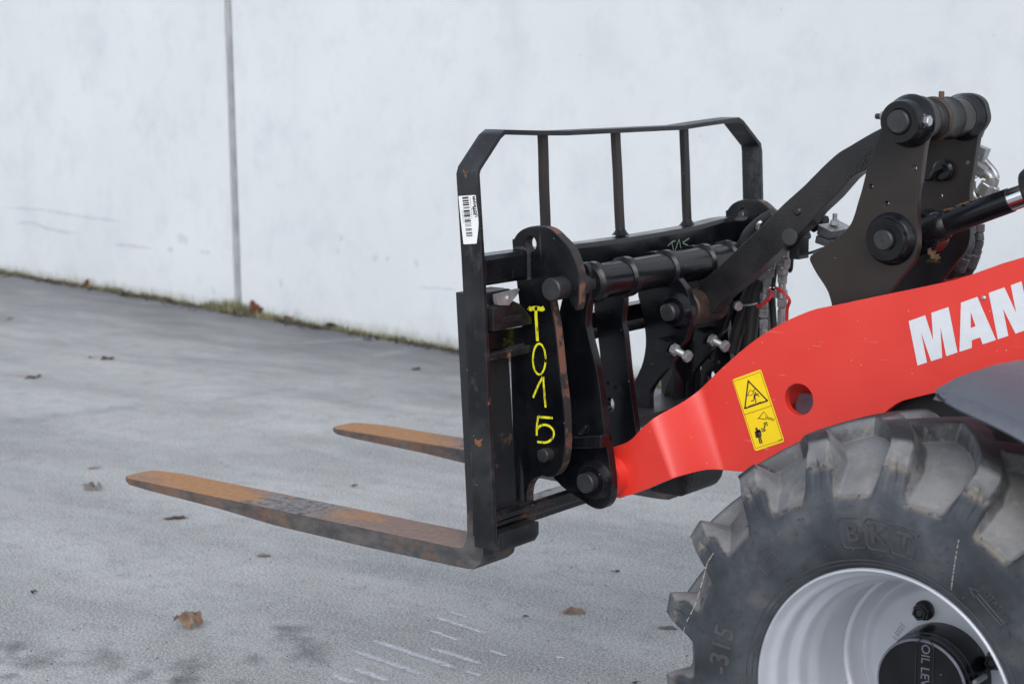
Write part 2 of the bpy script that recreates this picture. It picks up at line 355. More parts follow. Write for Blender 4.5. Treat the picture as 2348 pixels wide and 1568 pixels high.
def add_tube(bm, P, r, seg=14, rib=0):
    up = Vector((0, 0, 1)); rings = []
    for i, p in enumerate(P):
        t = (P[min(i+1, len(P)-1)]-P[max(i-1, 0)]).normalized()
        s = t.cross(up)
        if s.length < .05: s = t.cross(Vector((1, 0, 0)))
        s.normalize(); q = s.cross(t); rr = (r[i] if isinstance(r, list) else r)*(1+(rib if i % 2 else 0))
        rings.append([bm.verts.new(p+rr*(math.cos(2*math.pi*k/seg)*s+math.sin(2*math.pi*k/seg)*q)) for k in range(seg)])
    for a, b in zip(rings, rings[1:]):
        for k in range(seg): bm.faces.new((a[k], a[(k+1) % seg], b[(k+1) % seg], b[k]))
    bm.faces.new(rings[0][::-1]); bm.faces.new(rings[-1])
def tube(name, pts, r, mat, parent, n=8, seg=14, rib=0, **k):
    bm = bmesh.new(); add_tube(bm, catmull(pts, n) if n > 1 else [Vector(p) for p in pts], r, seg, rib); return fin(bm, name, mat, parent, **k)
def plate_mesh(outline, th, bev=.0015, holes=()):
    """flat cut plate with rounded arrises; lies in X,Z; near face at Y=0"""
    cu = bpy.data.curves.new('plate', 'CURVE'); cu.dimensions = '2D'; cu.fill_mode = 'BOTH'
    cu.extrude = th/2-bev; cu.bevel_depth = bev; cu.bevel_resolution = 1; cu.offset = -bev
    loops = [outline]+[[(x+rx*math.cos(a*math.pi/16), z+rz*math.sin(a*math.pi/16)) for a in range(32)] for x, z, rx, rz in holes]
    for lp in loops:
        s = cu.splines.new('POLY'); s.points.add(len(lp)-1); s.use_cyclic_u = True
        for q, p in zip(s.points, lp): q.co = (p[0], p[1], 0, 1)
    o = bpy.data.objects.new('plate_curve', cu); COL.objects.link(o); bpy.context.view_layer.update()
    me = bpy.data.meshes.new_from_object(o.evaluated_get(bpy.context.evaluated_depsgraph_get()))
    bpy.data.objects.remove(o); bpy.data.curves.remove(cu)
    me.transform(Matrix(((1, 0, 0, 0), (0, 0, -1, th/2), (0, 1, 0, 0), (0, 0, 0, 1))))
    bm = bmesh.new(); bm.from_mesh(me); bmesh.ops.remove_doubles(bm, verts=bm.verts, dist=2e-5); bmesh.ops.recalc_face_normals(bm, faces=bm.faces)
    bm.to_mesh(me); bm.free(); return me
def plate(name, outline, Y, th, mat, parent, bev=.0015, holes=(), edge=None, **k):
    me = plate_mesh(outline, th, bev, holes); me.transform(Matrix.Translation((0, Y, 0)))
    for p in me.polygons: p.use_smooth = True
    me.set_sharp_from_angle(angle=R(30))
    o = link(name, me, mat, parent, **k); wn_mod(o)
    if edge:
        me.materials.append(edge)
        for p in me.polygons:
            if abs(p.normal.y) < .3 and p.normal.x > -.2: p.material_index = 1
    return o
def ribbon(bm, pts, wd, Y):
    """flat stroke on a plane of constant Y, pts in X,Z"""
    P = [Vector((p[0], p[1])) for p in pts]; L = []; Rr = []
    for i, p in enumerate(P):
        t = (P[min(i+1, len(P)-1)]-P[max(i-1, 0)]).normalized(); n = Vector((-t.y, t.x))*wd/2
        L.append(bm.verts.new((p.x+n.x, Y, p.y+n.y))); Rr.append(bm.verts.new((p.x-n.x, Y, p.y-n.y)))
    for i in range(len(P)-1): bm.faces.new((L[i], L[i+1], Rr[i+1], Rr[i]))
def poly(bm, pts, Y): bm.faces.new([bm.verts.new((p[0], Y, p[1])) for p in pts])
def ellipse(cx, cy, rx, ry, n=24, a0=0, a1=360): return [(cx+rx*math.cos(R(a0+(a1-a0)*i/n)), cy+ry*math.sin(R(a0+(a1-a0)*i/n))) for i in range(n+(0 if a1-a0 == 360 else 1))]
def hexbolt(name, p, axis, r, h, mat, parent, shank=0, sr=None, washer=False):
    bm = bmesh.new()
    if washer: add_lathe(bm, [(-h*.18, 0), (-h*.18, r*1.25), (0, r*1.25), (0, 0)], p, axis, 24)
    add_lathe(bm, [(0, 0), (0, r), (h*.9, r), (h, r*.88), (h, 0)], p, axis, 6, .3)
    if shank:
        pr = [(-shank, 0)]; k = 14
        for i in range(k): t = -shank*(1-i/k); pr += [(t, (sr or r*.55)*.92), (t+shank/k*.5, (sr or r*.55))]
        pr += [(0, (sr or r*.55)*.9), (0, 0)]; add_lathe(bm, pr, p, axis, 16)
    return fin(bm, name, mat, parent, ang=25)

# ================================================================== SETTING
W0 = PZ(0, 624); W1 = PZ(1050, 804); wdir = (W1-W0).normalized(); wn = Vector((wdir.y, -wdir.x, 0))
if wn.dot(CAM-W0) < 0: wn = -wn
wang = math.atan2(wdir.y, wdir.x)
bm = bmesh.new()
for x0, x1, y0, y1 in ((-60, 40, -30, 60),):
    bmesh.ops.create_grid(bm, x_segments=40, y_segments=40, size=50, matrix=Matrix.Translation((-8, 5, 0)))
g = fin(bm, 'ground', ground_mat(wdir, wn), label='grey brushed concrete yard surface, damp and darker along the wall', kind='structure')
def soft_disc(name, c, rx, ry, rot, mat, parent, z=.003, jag=.25, normal=None):
    bm = bmesh.new(); lay = bm.verts.layers.float.new('soft'); c0 = bm.verts.new((c.x, c.y, z)); c0[lay] = 1; rings = []
    seed = random.random()*50
    for k in range(1, 6):
        ring = []
        for i in range(28):
            a = 2*math.pi*i/28; j = 1+jag*mnoise.noise(Vector((math.cos(a)*1.4+seed, math.sin(a)*1.4, seed)))
            x, y = rx*k/5*j*math.cos(a), ry*k/5*j*math.sin(a)
            v = bm.verts.new((c.x+x*math.cos(rot)-y*math.sin(rot), c.y+x*math.sin(rot)+y*math.cos(rot), z)); v[lay] = 1-k/5; ring.append(v)
        rings.append(ring)
    for i in range(28): bm.faces.new((c0, rings[0][i], rings[0][(i+1) % 28]))
    for a, b in zip(rings, rings[1:]):
        for i in range(28): bm.faces.new((a[i], b[i], b[(i+1) % 28], a[(i+1) % 28]))
    return fin(bm, name, mat, parent)
def soft_stroke(name, P, wd, mat, parent, side):
    """tapered soft-edged streak along P (3D points); side = vector across it, lying in the surface"""
    bm = bmesh.new(); lay = bm.verts.layers.float.new('soft'); rows = []
    Q = catmull(P, 10)
    for i, p in enumerate(Q):
        u = i/(len(Q)-1); tp = min(1, 6*u*(1-u)+.15); row = []
        for j, a in ((-1, 0), (-.5, .7), (0, 1), (.5, .7), (1, 0)):
            v = bm.verts.new(p+side*(j*wd/2*tp)); v[lay] = a*tp; row.append(v)
        rows.append(row)
    for a, b in zip(rows, rows[1:]):
        for j in range(4): bm.faces.new((a[j], a[j+1], b[j+1], b[j]))
    return fin(bm, name, mat, parent)
for (x0, y0, x1, y1, wd) in ((230, 735, 850, 945, .045), (120, 800, 630, 980, .04), (740, 570, 875, 618, .03), (630, 600, 1015, 722, .035), (610, 685, 835, 762, .03),
    (600, 790, 985, 908, .04), (985, 812, 1120, 852, .03), (150, 918, 392, 1012, .055), (20, 960, 190, 1022, .05), (1400, 850, 1475, 868, .03), (840, 935, 960, 975, .03)):
    a, b_ = PZ(*T('g3', x0, y0), .002), PZ(*T('g3', x1, y1), .002); s = (b_-a).normalized().cross(Vector((0, 0, 1)))
    soft_stroke('chalk_scrape', [a, a.lerp(b_, .35)+s*.002*random.uniform(-1, 1), a.lerp(b_, .7)+s*.002*random.uniform(-1, 1), b_], wd*1.05, M['chalk'], g, s)
for i, (x, y, rx, ry) in enumerate(((210, 1455, 150, 34), (540, 1435, 105, 62), (745, 1510, 85, 30), (985, 1495, 95, 62), (60, 1385, 95, 40), (930, 1555, 90, 26), (1230, 1560, 70, 22), (40, 1530, 60, 18), (1600, 1400, 130, 50), (1500, 1300, 90, 40), (1320, 1440, 60, 26))):
    c = PZ(*T('g2', x, y)); e = PZ(*T('g2', x+rx, y)); f_ = PZ(*T('g2', x, y-ry)); dv = e-c
    soft_disc('damp_stain', c, dv.length*1.8, (f_-c).length*2.1, math.atan2(dv.y, dv.x)+.15, M['damp'], g, .0015+.0004*(i % 3), .6)
for i, (x0, y0, x1, y1, wd) in enumerate(((0, 970, 340, 925, .10), (480, 920, 700, 880, .07), (840, 820, 950, 800, .09), (60, 710, 250, 760, .16), (640, 790, 940, 770, .06))):
    a, b_ = PZ(x0, y0, .002), PZ(x1, y1, .002); s = (b_-a).normalized().cross(Vector((0, 0, 1)))
    soft_stroke('pale_streak', [a, a.lerp(b_, .5), b_], wd*2.4, M['pale'], g, s)

wall = root('concrete_wall', W0, 'tall white concrete wall of large smooth panels behind the machine', 'wall')
_v = ray(545, 706); J = CAM+_v*((W0-CAM).dot(wn)/_v.dot(wn)); jt = (J-W0).dot(wdir); H = 4.2
def wall_box(name, t0, t1, depth0, depth1, z0, z1, mat, label=None, bev=.006):
    c = W0+wdir*((t0+t1)/2)-wn*((depth0+depth1)/2); c.z = (z0+z1)/2
    return box(name, c, (t1-t0, depth1-depth0, z1-z0), mat, wall, bev, Matrix.Rotation(wang, 3, 'Z'), label=label)
PW = 7.5
for k in (-1, 0, 1): wall_box('wall_panel', jt+k*PW+.050, jt+(k+1)*PW-.050, 0, .2, -.05, H, M['wall'])
for k in (-1, 0, 1, 2):
    t = jt+k*PW
    wall_box('joint_recess', t-.048, t+.048, .03, .06, 0, H, M['gap'], bev=0)
    wall_box('joint_sealant', t-.026, t+.026, .004, .028, .0, H, M['sealant'], bev=.006)
def on_wall(x, y, off=.004):
    v = ray(x, y); return CAM+v*((W0+wn*off-CAM).dot(wn)/v.dot(wn))
for P, wd in (([(0, 80), (200, 92), (420, 128), (610, 150)], .03), ([(60, 155), (160, 155), (240, 185), (410, 212)], .035), ([(1990, 462), (2100, 466), (2195, 476)], .025), ([(845, 222), (905, 240)], .10), ([(1345, 412), (1345, 470)], .03),
    ([(1615, 285), (1622, 300)], .06), ([(1785, 325), (1810, 312)], .06), ([(1850, 318), (1862, 335)], .06), ([(1985, 358), (2003, 340)], .07), ([(955, 290), (1010, 298)], .04), ([(540, 258), (600, 262), (740, 276)], .04), ([(800, 280), (830, 284)], .05), ([(1625, 224), (1642, 232)], .06), ([(1018, 450), (1026, 500)], .04)):
    P3 = [on_wall(*T('g1', *p)) for p in P]
    t = (P3[-1]-P3[0]).normalized()
    if len(P3) == 2: P3 = [P3[0], P3[0].lerp(P3[1], .5), P3[1]]
    soft_stroke('wall_scratch', P3, wd, M['scratch'], wall, t.cross(wn).normalized())
# moss and weeds along the foot
bm = bmesh.new()
for i in range(8000):
    t = random.uniform(-1, 9.6); dens = .5+.5*mnoise.noise(Vector((t*1.7, 3, 0)))+.25*mnoise.noise(Vector((t*6, 1, 0)))
    near_joint = math.exp(-((t-jt)/.35)**2)
    if random.random() > dens+near_joint*.6: continue
    h = random.uniform(.010, .050)*(.5+.9*dens)+near_joint*random.uniform(0, .09)
    b0 = W0+wdir*t+wn*random.uniform(.003, .045+.03*near_joint); a = random.uniform(0, 6.28); s = random.uniform(.003, .010)
    d = Vector((math.cos(a), math.sin(a), 0))*s; lean = wn*random.uniform(-.005, .02)+wdir*random.uniform(-.02, .02)
    bm.faces.new([bm.verts.new(b0-d), bm.verts.new(b0+d), bm.verts.new(b0+lean+Vector((0, 0, h)))])
fin(bm, 'moss', M['moss'], label='olive moss and dry weeds growing in a line along the foot of the wall', kind='stuff')
bm = bmesh.new()
for i in range(3200):
    t = random.uniform(-1, 9.6); b0 = W0+wdir*t+wn*(abs(random.gauss(0, .05))+.02); s = random.uniform(.006, .03)
    if mnoise.noise(Vector((t*2.3, 9, 0))) < random.uniform(-.5, .5): continue
    vs = [bm.verts.new(b0+Vector((random.uniform(-s, s), random.uniform(-s, s), random.uniform(.001, .02)))) for _ in range(4)]
    bm.faces.new(vs)
fin(bm, 'leaf_crumbs', M['leaf_dark'], label='dark crumbled leaf litter lying against the foot of the wall', kind='stuff')

# ------------------------------------------------------------------ fallen leaves
def leaf(c, size, rot, mat, label, curl=.5, lobes=5, asp=.7, tilt=0., seed=0, group=None, stalk=True, dome=False):
    cu_ = curl; rnd = random.Random(seed); bm = bmesh.new(); N = 48; K = 5; rings = []
    top = bm.verts.new((0, 0, 0))
    for k in range(1, K+1):
        ring = []
        for i in range(N):
            a = 2*math.pi*i/N
            rr = 1-((.16 if cu_ > .9 else .28)*abs(math.sin(a*lobes/2+.6))+.05*math.sin(a*11+seed))*(k/K)
            x, y = size/2*rr*k/K*math.cos(a), size/2*asp*rr*k/K*math.sin(a)
            ring.append(bm.verts.new((x, y, 0)))
        rings.append(ring)
    for i in range(N): bm.faces.new((top, rings[0][i], rings[0][(i+1) % N]))
    for p, q in zip(rings, rings[1:]):
        for i in range(N): bm.faces.new((p[i], q[i], q[(i+1) % N], p[(i+1) % N]))
    ax = rnd.uniform(-.5, .5); lo = 1e9
    for v in bm.verts:
        x, y = v.co.x/size, v.co.y/size; u = x*math.sin(ax)+y*math.cos(ax)
        z = (-1 if dome else 1)*curl*(1.6*u*u+.9*max(0, x-.1)**2+.35*mnoise.noise(Vector((x*4+seed, y*4, seed))) + .12*mnoise.noise(Vector((x*12+seed, y*12, seed))))
        v.co.y *= 1-.45*curl*abs(u)*1.4; v.co.z = z*size
    bmesh.ops.solidify(bm, geom=bm.faces[:], thickness=.0006)
    if stalk: add_tube(bm, catmull([Vector((-size*.42, 0, .004)), Vector((-size*.62, size*.04, .006)), Vector((-size*.8, size*.02, .004))], 4), .0011, 6)
    mt = Matrix.Rotation(rot, 4, 'Z') @ Matrix.Rotation(tilt, 4, 'X'); bmesh.ops.transform(bm, matrix=mt, verts=bm.verts)
    lo = min(v.co.z for v in bm.verts); 
    for v in bm.verts: v.co.z -= lo-.002
    o = fin(bm, 'fallen_leaf', mat, label=label, category='leaf')
    o.location = c
    if group: o['group'] = group
    return o
LV = [  # x, y, px width, colour, label, curl, lobes, aspect, tilt
 (432, 1440, 68, 'leaf_tan', 'large curled tan leaf with jagged lobes on the concrete in front of the near fork', .95, 5, .8, .25),
 (212, 1124, 46, 'leaf_grey', 'curled greyish white leaf on the concrete just left of the near fork tip', 1.0, 3, .6, .5),
 (402, 1189, 60, 'leaf_brown', 'flat brown ragged leaf pressed on the ground below the near fork blade', .15, 6, .45, 0),
 (605, 1275, 36, 'leaf_grey', 'small oval grey leaf stuck flat on the concrete below the middle of the near fork', .12, 2, .7, 0),
 (246, 825, 36, 'leaf_brown', 'brown blurred leaf beside a small reddish one in the left of the yard', .4, 5, .5, .2),
 (209, 821, 17, 'leaf_red', 'tiny reddish leaf fragment to the left of a brown leaf in the far yard', .3, 3, .6, .1),
 (75, 868, 40, 'leaf_brown', 'brown leaf lying alone near the left edge of the photo', .4, 5, .45, .2),
 (1315, 1407, 62, 'leaf_tan', 'slender pointed tan leaf on the ground between the forks and the tyre', .35, 2, .35, .15),
 (1530, 1441, 52, 'leaf_grey', 'flat grey brown leaf on the ground just left of the big tyre', .3, 3, .38, .1),
 (78, 1361, 19, 'leaf_dark', 'small dark crumpled leaf near the lower left edge', .9, 4, .7, .4),
 (813, 1116, 20, 'leaf_red', 'small russet leaf between the two fork blades', .5, 4, .5, .3),
 (1412, 1312, 22, 'leaf_dark', 'small dark leaf below the lift arm pin on bare concrete', .7, 4, .4, .3),
 (955, 848, 26, 'leaf_brown', 'brown leaf in the yard just left of the fork carriage', .4, 5, .5, .2),
 (628, 722, 52, 'leaf_red', 'russet leaf heap piece against the wall right of the panel joint', .8, 5, .6, .5),
 (747, 740, 18, 'leaf_red', 'upright orange brown leaf leaning at the foot of the wall', 1.0, 4, .9, 1.1),
 (690, 735, 20, 'leaf_red', 'small orange leaf at the wall between the russet heap and the upright leaf', .7, 4, .7, .6),
 (795, 752, 34, 'leaf_dark', 'dark leaf at the foot of the wall right of the upright leaf', .6, 5, .5, .4),
 (236, 657, 30, 'leaf_red', 'reddish brown leaf at the foot of the left wall panel', .7, 5, .6, .5),
 (22, 733, 20, 'leaf_brown', 'brown leaf at the far left edge close to the wall', .4, 4, .5, .2),
 (217, 1075, 34, 'leaf_tan', 'thin pale dry stalks behind the curled greyish leaf', .2, 9, .3, .1),
 (1205, 1414, 20, 'leaf_brown', 'small brown leaf scrap left of the slender tan leaf', .3, 3, .4, .1),
 (1458, 1567, 24, 'leaf_dark', 'dark scrap of leaf at the bottom edge left of the tyre', .4, 3, .4, .1)]
for i, (x, y, px, mt, lab, cu, lb, asp, ti) in enumerate(LV):
    c = PZ(x, y); d = (c-CAM).dot(_d); s = px*d/FOC
    if y < 760 and 600 < x or (x == 236): c = c+wn*.10; s *= 1.35; cu = 1.0
    leaf(c, s*1.05, math.atan2(CR.y, CR.x)+random.uniform(-.3, .3), M[mt], lab, cu, lb, asp, ti, i*3.1+1, group='fallen leaves on the yard', stalk=px > 30 and .2 < cu < .9, dome=i < 2)
# loose grit
bm = bmesh.new()
for i in range(260):
    x, y = random.uniform(0, 1700), random.uniform(860, 1568)
    if random.random() > .25+.75*(y > 1250): continue
    c = PZ(x, y); s = random.uniform(.0008, .003)
    bmesh.ops.create_icosphere(bm, subdivisions=1, radius=s, matrix=Matrix.Translation(c+Vector((0, 0, s*.4))) @ Matrix.Diagonal((1.5, 1, .7, 1)))
fin(bm, 'grit', M['leaf_dark'], label='scattered dark grit and crumbs on the concrete yard', kind='stuff')

def text_mesh(s, size, extrude=0., shear=0., bold=0.):
    cu = bpy.data.curves.new('t', 'FONT'); cu.body = s; cu.size = size; cu.extrude = extrude; cu.shear = shear; cu.offset = bold; cu.resolution_u = 3
    cu.align_x = 'CENTER'; cu.align_y = 'CENTER'
    o = bpy.data.objects.new('t', cu); COL.objects.link(o); bpy.context.view_layer.update()
    me = bpy.data.meshes.new_from_object(o.evaluated_get(bpy.context.evaluated_depsgraph_get())); bpy.data.objects.remove(o); bpy.data.curves.remove(cu); me.materials.clear(); return me
def text_on(name, s, size, c, ux, uy, mat, parent, extrude=0., shear=0., bold=0., **k):
    me = text_mesh(s, size, extrude, shear, bold); ux = Vector(ux).normalized(); uy = Vector(uy).normalized(); n = ux.cross(uy)
    me.transform(Matrix(((ux.x, uy.x, n.x, c[0]), (ux.y, uy.y, n.y, c[1]), (ux.z, uy.z, n.z, c[2]), (0, 0, 0, 1))))
    return link(name, me, mat, parent, **k)
# ================================================================== FORK ATTACHMENT
YC = 3.15
car = root('pallet_fork_attachment', Vector((-2.62, 3.85, .55)), 'black pallet fork carriage with tall backrest and two rusty forks on the loader arm', 'fork attachment')
HZ0, HZ1 = PX(1150, 757, -2.586).z, PX(1150, 697, -2.598).z
def fork(Ys, label=None):
    Wd = .131; Xh = -2.653
    # side outline of blade: top and bottom heights against X
    top = .599; st = [(-3.985, .594, .586, .035, .085), (-3.966, .598, .582, .012, .105), (-3.938, .599, .579, 0, .115), (-3.85, .599, .574, 0, Wd), (-3.568, .599, .566, 0, Wd), (-3.343, .599, .553, 0, Wd), (-3.028, .599, .549, 0, Wd), (-2.80, .599, .549, 0, Wd), (-2.72, .599, .549, 0, Wd)]
    bm = bmesh.new(); rows = []
    for x, zt, zb, y0, y1 in st: rows.append([(x, y0, zt), (x, y1, zt), (x, y1, zb), (x, y0, zb)])
    # heel turning up into the shank: (front x,z) / (rear x,z)
    heel = [((-2.695, .600), (-2.675, .550)), ((-2.684, .606), (-2.653, .552)), ((-2.677, .617), (-2.632, .568)), ((-2.673, .64), (-2.622, .60)), ((-2.673, .70), (-2.622, .70)), ((-2.684, .95), (-2.634, .95)), ((-2.697, 1.225), (-2.652, 1.225))]
    for (fx, fz), (rx, rz) in heel: rows.append([(fx, 0, fz), (fx, Wd, fz), (rx, Wd, rz), (rx, 0, rz)])
    vs = [[bm.verts.new((x, Ys+y, z)) for x, y, z in r] for r in rows]
    for a, b in zip(vs, vs[1:]):
        for k in range(4): bm.faces.new((a[k], a[(k+1) % 4], b[(k+1) % 4], b[k]))
    bm.faces.new(vs[0][::-1]); bm.faces.new(vs[-1])
    o = fin(bm, 'fork', M['fork'], car, .0028, 28, label=label, seg=3)
    # upper and lower hook castings behind the shank
    bm = bmesh.new(); pr = [(Ys+.006, HZ0), (Ys+Wd+.024, HZ0), (Ys+Wd+.024, HZ0+.014), (Ys+Wd-.020, HZ1-.006), (Ys+Wd-.045, HZ1+.004), (Ys+.006, HZ1-.004)]
    a_ = [bm.verts.new((-2.587, y, z)) for y, z in pr]; b2 = [bm.verts.new((-2.650, y, z)) for y, z in pr]
    bm.faces.new(a_); bm.faces.new(b2[::-1])
    for i in range(len(pr)): bm.faces.new((a_[i], a_[(i+1) % 6], b2[(i+1) % 6], b2[i]))
    hk = fin(bm, 'fork_hook', M['black_old'], o, .003)
    if Ys < 3.5:
        text_on('embossed_name', 'AXFORK', .019, (-2.5868, Ys+.075, HZ0+.022), (0, 1, 0), (0, 0, 1), M['black_old'], hk, extrude=.0015, shear=.3, bold=.0006)
    box('shank_top', ((-2.632), Ys+Wd*.45, 1.205), (.03, Wd*.78, .045), M['black_old'], o, .003)
    bm = bmesh.new(); add_prism(bm, [(-2.622, .590), (-2.588, .600), (-2.576, .618), (-2.576, .650), (-2.622, .650)], Ys+.002, Ys+Wd+.03)
    fin(bm, 'lower_hook', M['black_old'], o, .003)
    # sprung locating latch
    bm = bmesh.new(); y0 = Ys+.012
    pts = [(-.0, 0), (.058, .004), (.052, -.006), (.030, -.024), (.004, -.020), (.001, -.010)]
    bm2 = [(Ys+.02+a*1.5, HZ1+.026+b*1.25) for a, b in pts]
    a_ = [bm.verts.new((-2.586, y, z)) for y, z in bm2]; b2 = [bm.verts.new((-2.600, y, z)) for y, z in bm2]
    bm.faces.new(a_); bm.faces.new(b2[::-1])
    for i in range(len(bm2)): bm.faces.new((a_[i], a_[(i+1) % 6], b2[(i+1) % 6], b2[i]))
    add_lathe(bm, cylp(.007, .006), (-2.588, Ys+.06, HZ1+.014), (1, 0, 0), 16)
    fin(bm, 'latch', M['zinc'], o, .002)
    return o
fork(3.165, 'near fork, rusty orange and brown with caked grey dirt on the blade')
fork(4.018, 'far fork, evenly rusty orange')
# bent flat bar: near post, backrest hoop, far post
bars = [(-2.6365, YC, .612), (-2.6555, YC, 1.10), (-2.6650, YC, 1.30), (-2.6735, YC, 1.505), (-2.674, YC+.006, 1.522)]
ptB = PX(1103, 297, -2.677); ptR = PX(1701, 269, -2.614)
hoop = [(-2.6365, YC, .615), (-2.6460, YC, .85), (-2.6555, YC, 1.10), (-2.6650, YC, 1.31), (-2.677, YC, 1.507), (-2.677, YC+.007, 1.524)]
zt = [(ptB.y-.010, ptB.z-.008), (ptB.y+.012, ptB.z)]
p2 = PX(1243, 300, -2.612); p3 = PX(1300, 300, -2.612); p4 = PX(1412, 295, -2.614); p5 = PX(1569, 288, -2.614); p6 = PX(1620, 280, -2.614)
hoop += [(-2.6755, ptB.y-.012, ptB.z-.012), (-2.677, ptB.y+.014, ptB.z), (-2.674, p2.y, p2.z), (-2.672, p3.y, p3.z), (-2.675, p4.y, p4.z), (-2.677, p5.y, p5.z), (-2.677, p6.y, p6.z), (-2.677, ptR.y-.012, ptR.z)]
pR = PX(1748, 338, -2.6105); hoop += [(-2.676, ptR.y+.010, ptR.z-.010), (-2.6735, pR.y-.006, pR.z+.012), (-2.6725, pR.y, pR.z-.012)]
hoop += [(-2.6650, pR.y, 1.31), (-2.6555, pR.y, 1.10), (-2.6365, pR.y, .615)]
def flatbar(pts, wx, th):
    bm = bmesh.new(); P = [Vector(p) for p in pts]; rows = []
    for i, p in enumerate(P):
        t = (P[min(i+1, len(P)-1)]-P[max(i-1, 0)]); t.x = 0; t.normalize(); n = Vector((0, -t.z, t.y))
        rows.append([bm.verts.new(p+n*(-a*th)+Vector((b*wx, 0, 0))) for a, b in ((0, 0), (0, 1), (1, 1), (1, 0))])
    for a, b in zip(rows, rows[1:]):
        for k in range(4): bm.faces.new((a[k], a[(k+1) % 4], b[(k+1) % 4], b[k]))
    bm.faces.new(rows[0][::-1]); bm.faces.new(rows[-1]); return bm
hp = fin(flatbar(hoop, .063, .012), 'backrest_frame', M['black_old'], car, .002, 30)
# hoop inner offset: check side so that the bar's outer face is at YC
ztb = PX(1112, 588, -2.6).z; zbb = PX(1113, 657, -2.6).z; YF = pR.y
bm = bmesh.new(); rows = []
for i in range(25):
    y = YC+.0125+(YF-YC-.025)*i/24; s = i/24; dz = .010*math.exp(-((s-.86)/.10)**2)-.004*math.exp(-((s-.45)/.2)**2); dx = .006*math.sin(s*3.14)
    rows.append([bm.verts.new((x+dx, y, z+dz)) for x, z in ((-2.662, zbb+.008), (-2.662, ztb-.008), (-2.654, ztb), (-2.608, ztb), (-2.600, ztb-.010), (-2.600, zbb+.010), (-2.608, zbb), (-2.654, zbb))])
for a, b in zip(rows, rows[1:]):
    for k in range(8): bm.faces.new((a[k], a[(k+1) % 8], b[(k+1) % 8], b[k]))
bm.faces.new(rows[0][::-1]); bm.faces.new(rows[-1]); tb = fin(bm, 'top_beam', M['black'], car, .002, 25)
for (x0, y0, x1, y1) in ((1244, 303, 1252, 520), (1411, 297, 1423, 548), (1568, 291, 1576, 526)):
    a = PX(x0, y0, -2.652); b_ = PX(x1, y1, -2.640); b_.z = ztb-.012
    bm = bmesh.new(); t = (b_-a).normalized(); rows = []
    k = 8
    for i in range(k+1):
        p = a.lerp(b_, i/k)+Vector((0, .0006*math.sin(i*1.3+x0), 0)); rows.append([bm.verts.new(p+Vector((dx, dy, 0))) for dx, dy in ((-.008, -.012), (.008, -.012), (.008, .012), (-.008, .012))])
    for p, q in zip(rows, rows[1:]):
        for j in range(4): bm.faces.new((p[j], p[(j+1) % 4], q[(j+1) % 4], q[j]))
    bm.faces.new(rows[0][::-1]); bm.faces.new(rows[-1])
    fin(bm, 'backrest_bar', M['black_brown_reflect'], car, .0015, label={1568: 'backrest bar with rusted foot'}.get(x0))
    bmesh_w = bmesh.new(); add_lathe(bmesh_w, [(0, .024), (.006, .018), (.016, .012), (.018, 0)], (b_.x, b_.y, ztb-.001), (0, 0, 1), 14); fin(bmesh_w, 'weld_bead', M['black_rusty'], car)
# upper and lower carriage rails
zr = PX(1150, 760, -2.605).z; zr2 = PX(1150, 800, -2.605).z
bm = bmesh.new(); add_box(bm, (-2.635, (YC+YF)/2, (zr+zr2)/2), (.040, YF-YC-.026, zr-zr2)); o = fin(bm, 'upper_rail', M['black'], car, .003)
bm = bmesh.new(); add_box(bm, (-2.628, (YC+YF)/2, zr2-.014), (.062, YF-YC-.03, .020)); fin(bm, 'rail_ledge', M['black_old'], o, .007, seg=3)
zl = .697
bm = bmesh.new()
prof = [(-2.652, zl-.004), (-2.600, zl), (-2.592, zl-.008), (-2.592, zl-.020), (-2.600, zl-.026), (-2.600, zl-.036), (-2.612, zl-.044), (-2.618, zl-.060), (-2.652, zl-.060)]
add_prism(bm, prof, YC+.013, YF-.013); fin(bm, 'lower_rail', M['black_rusty'], car, .0015)
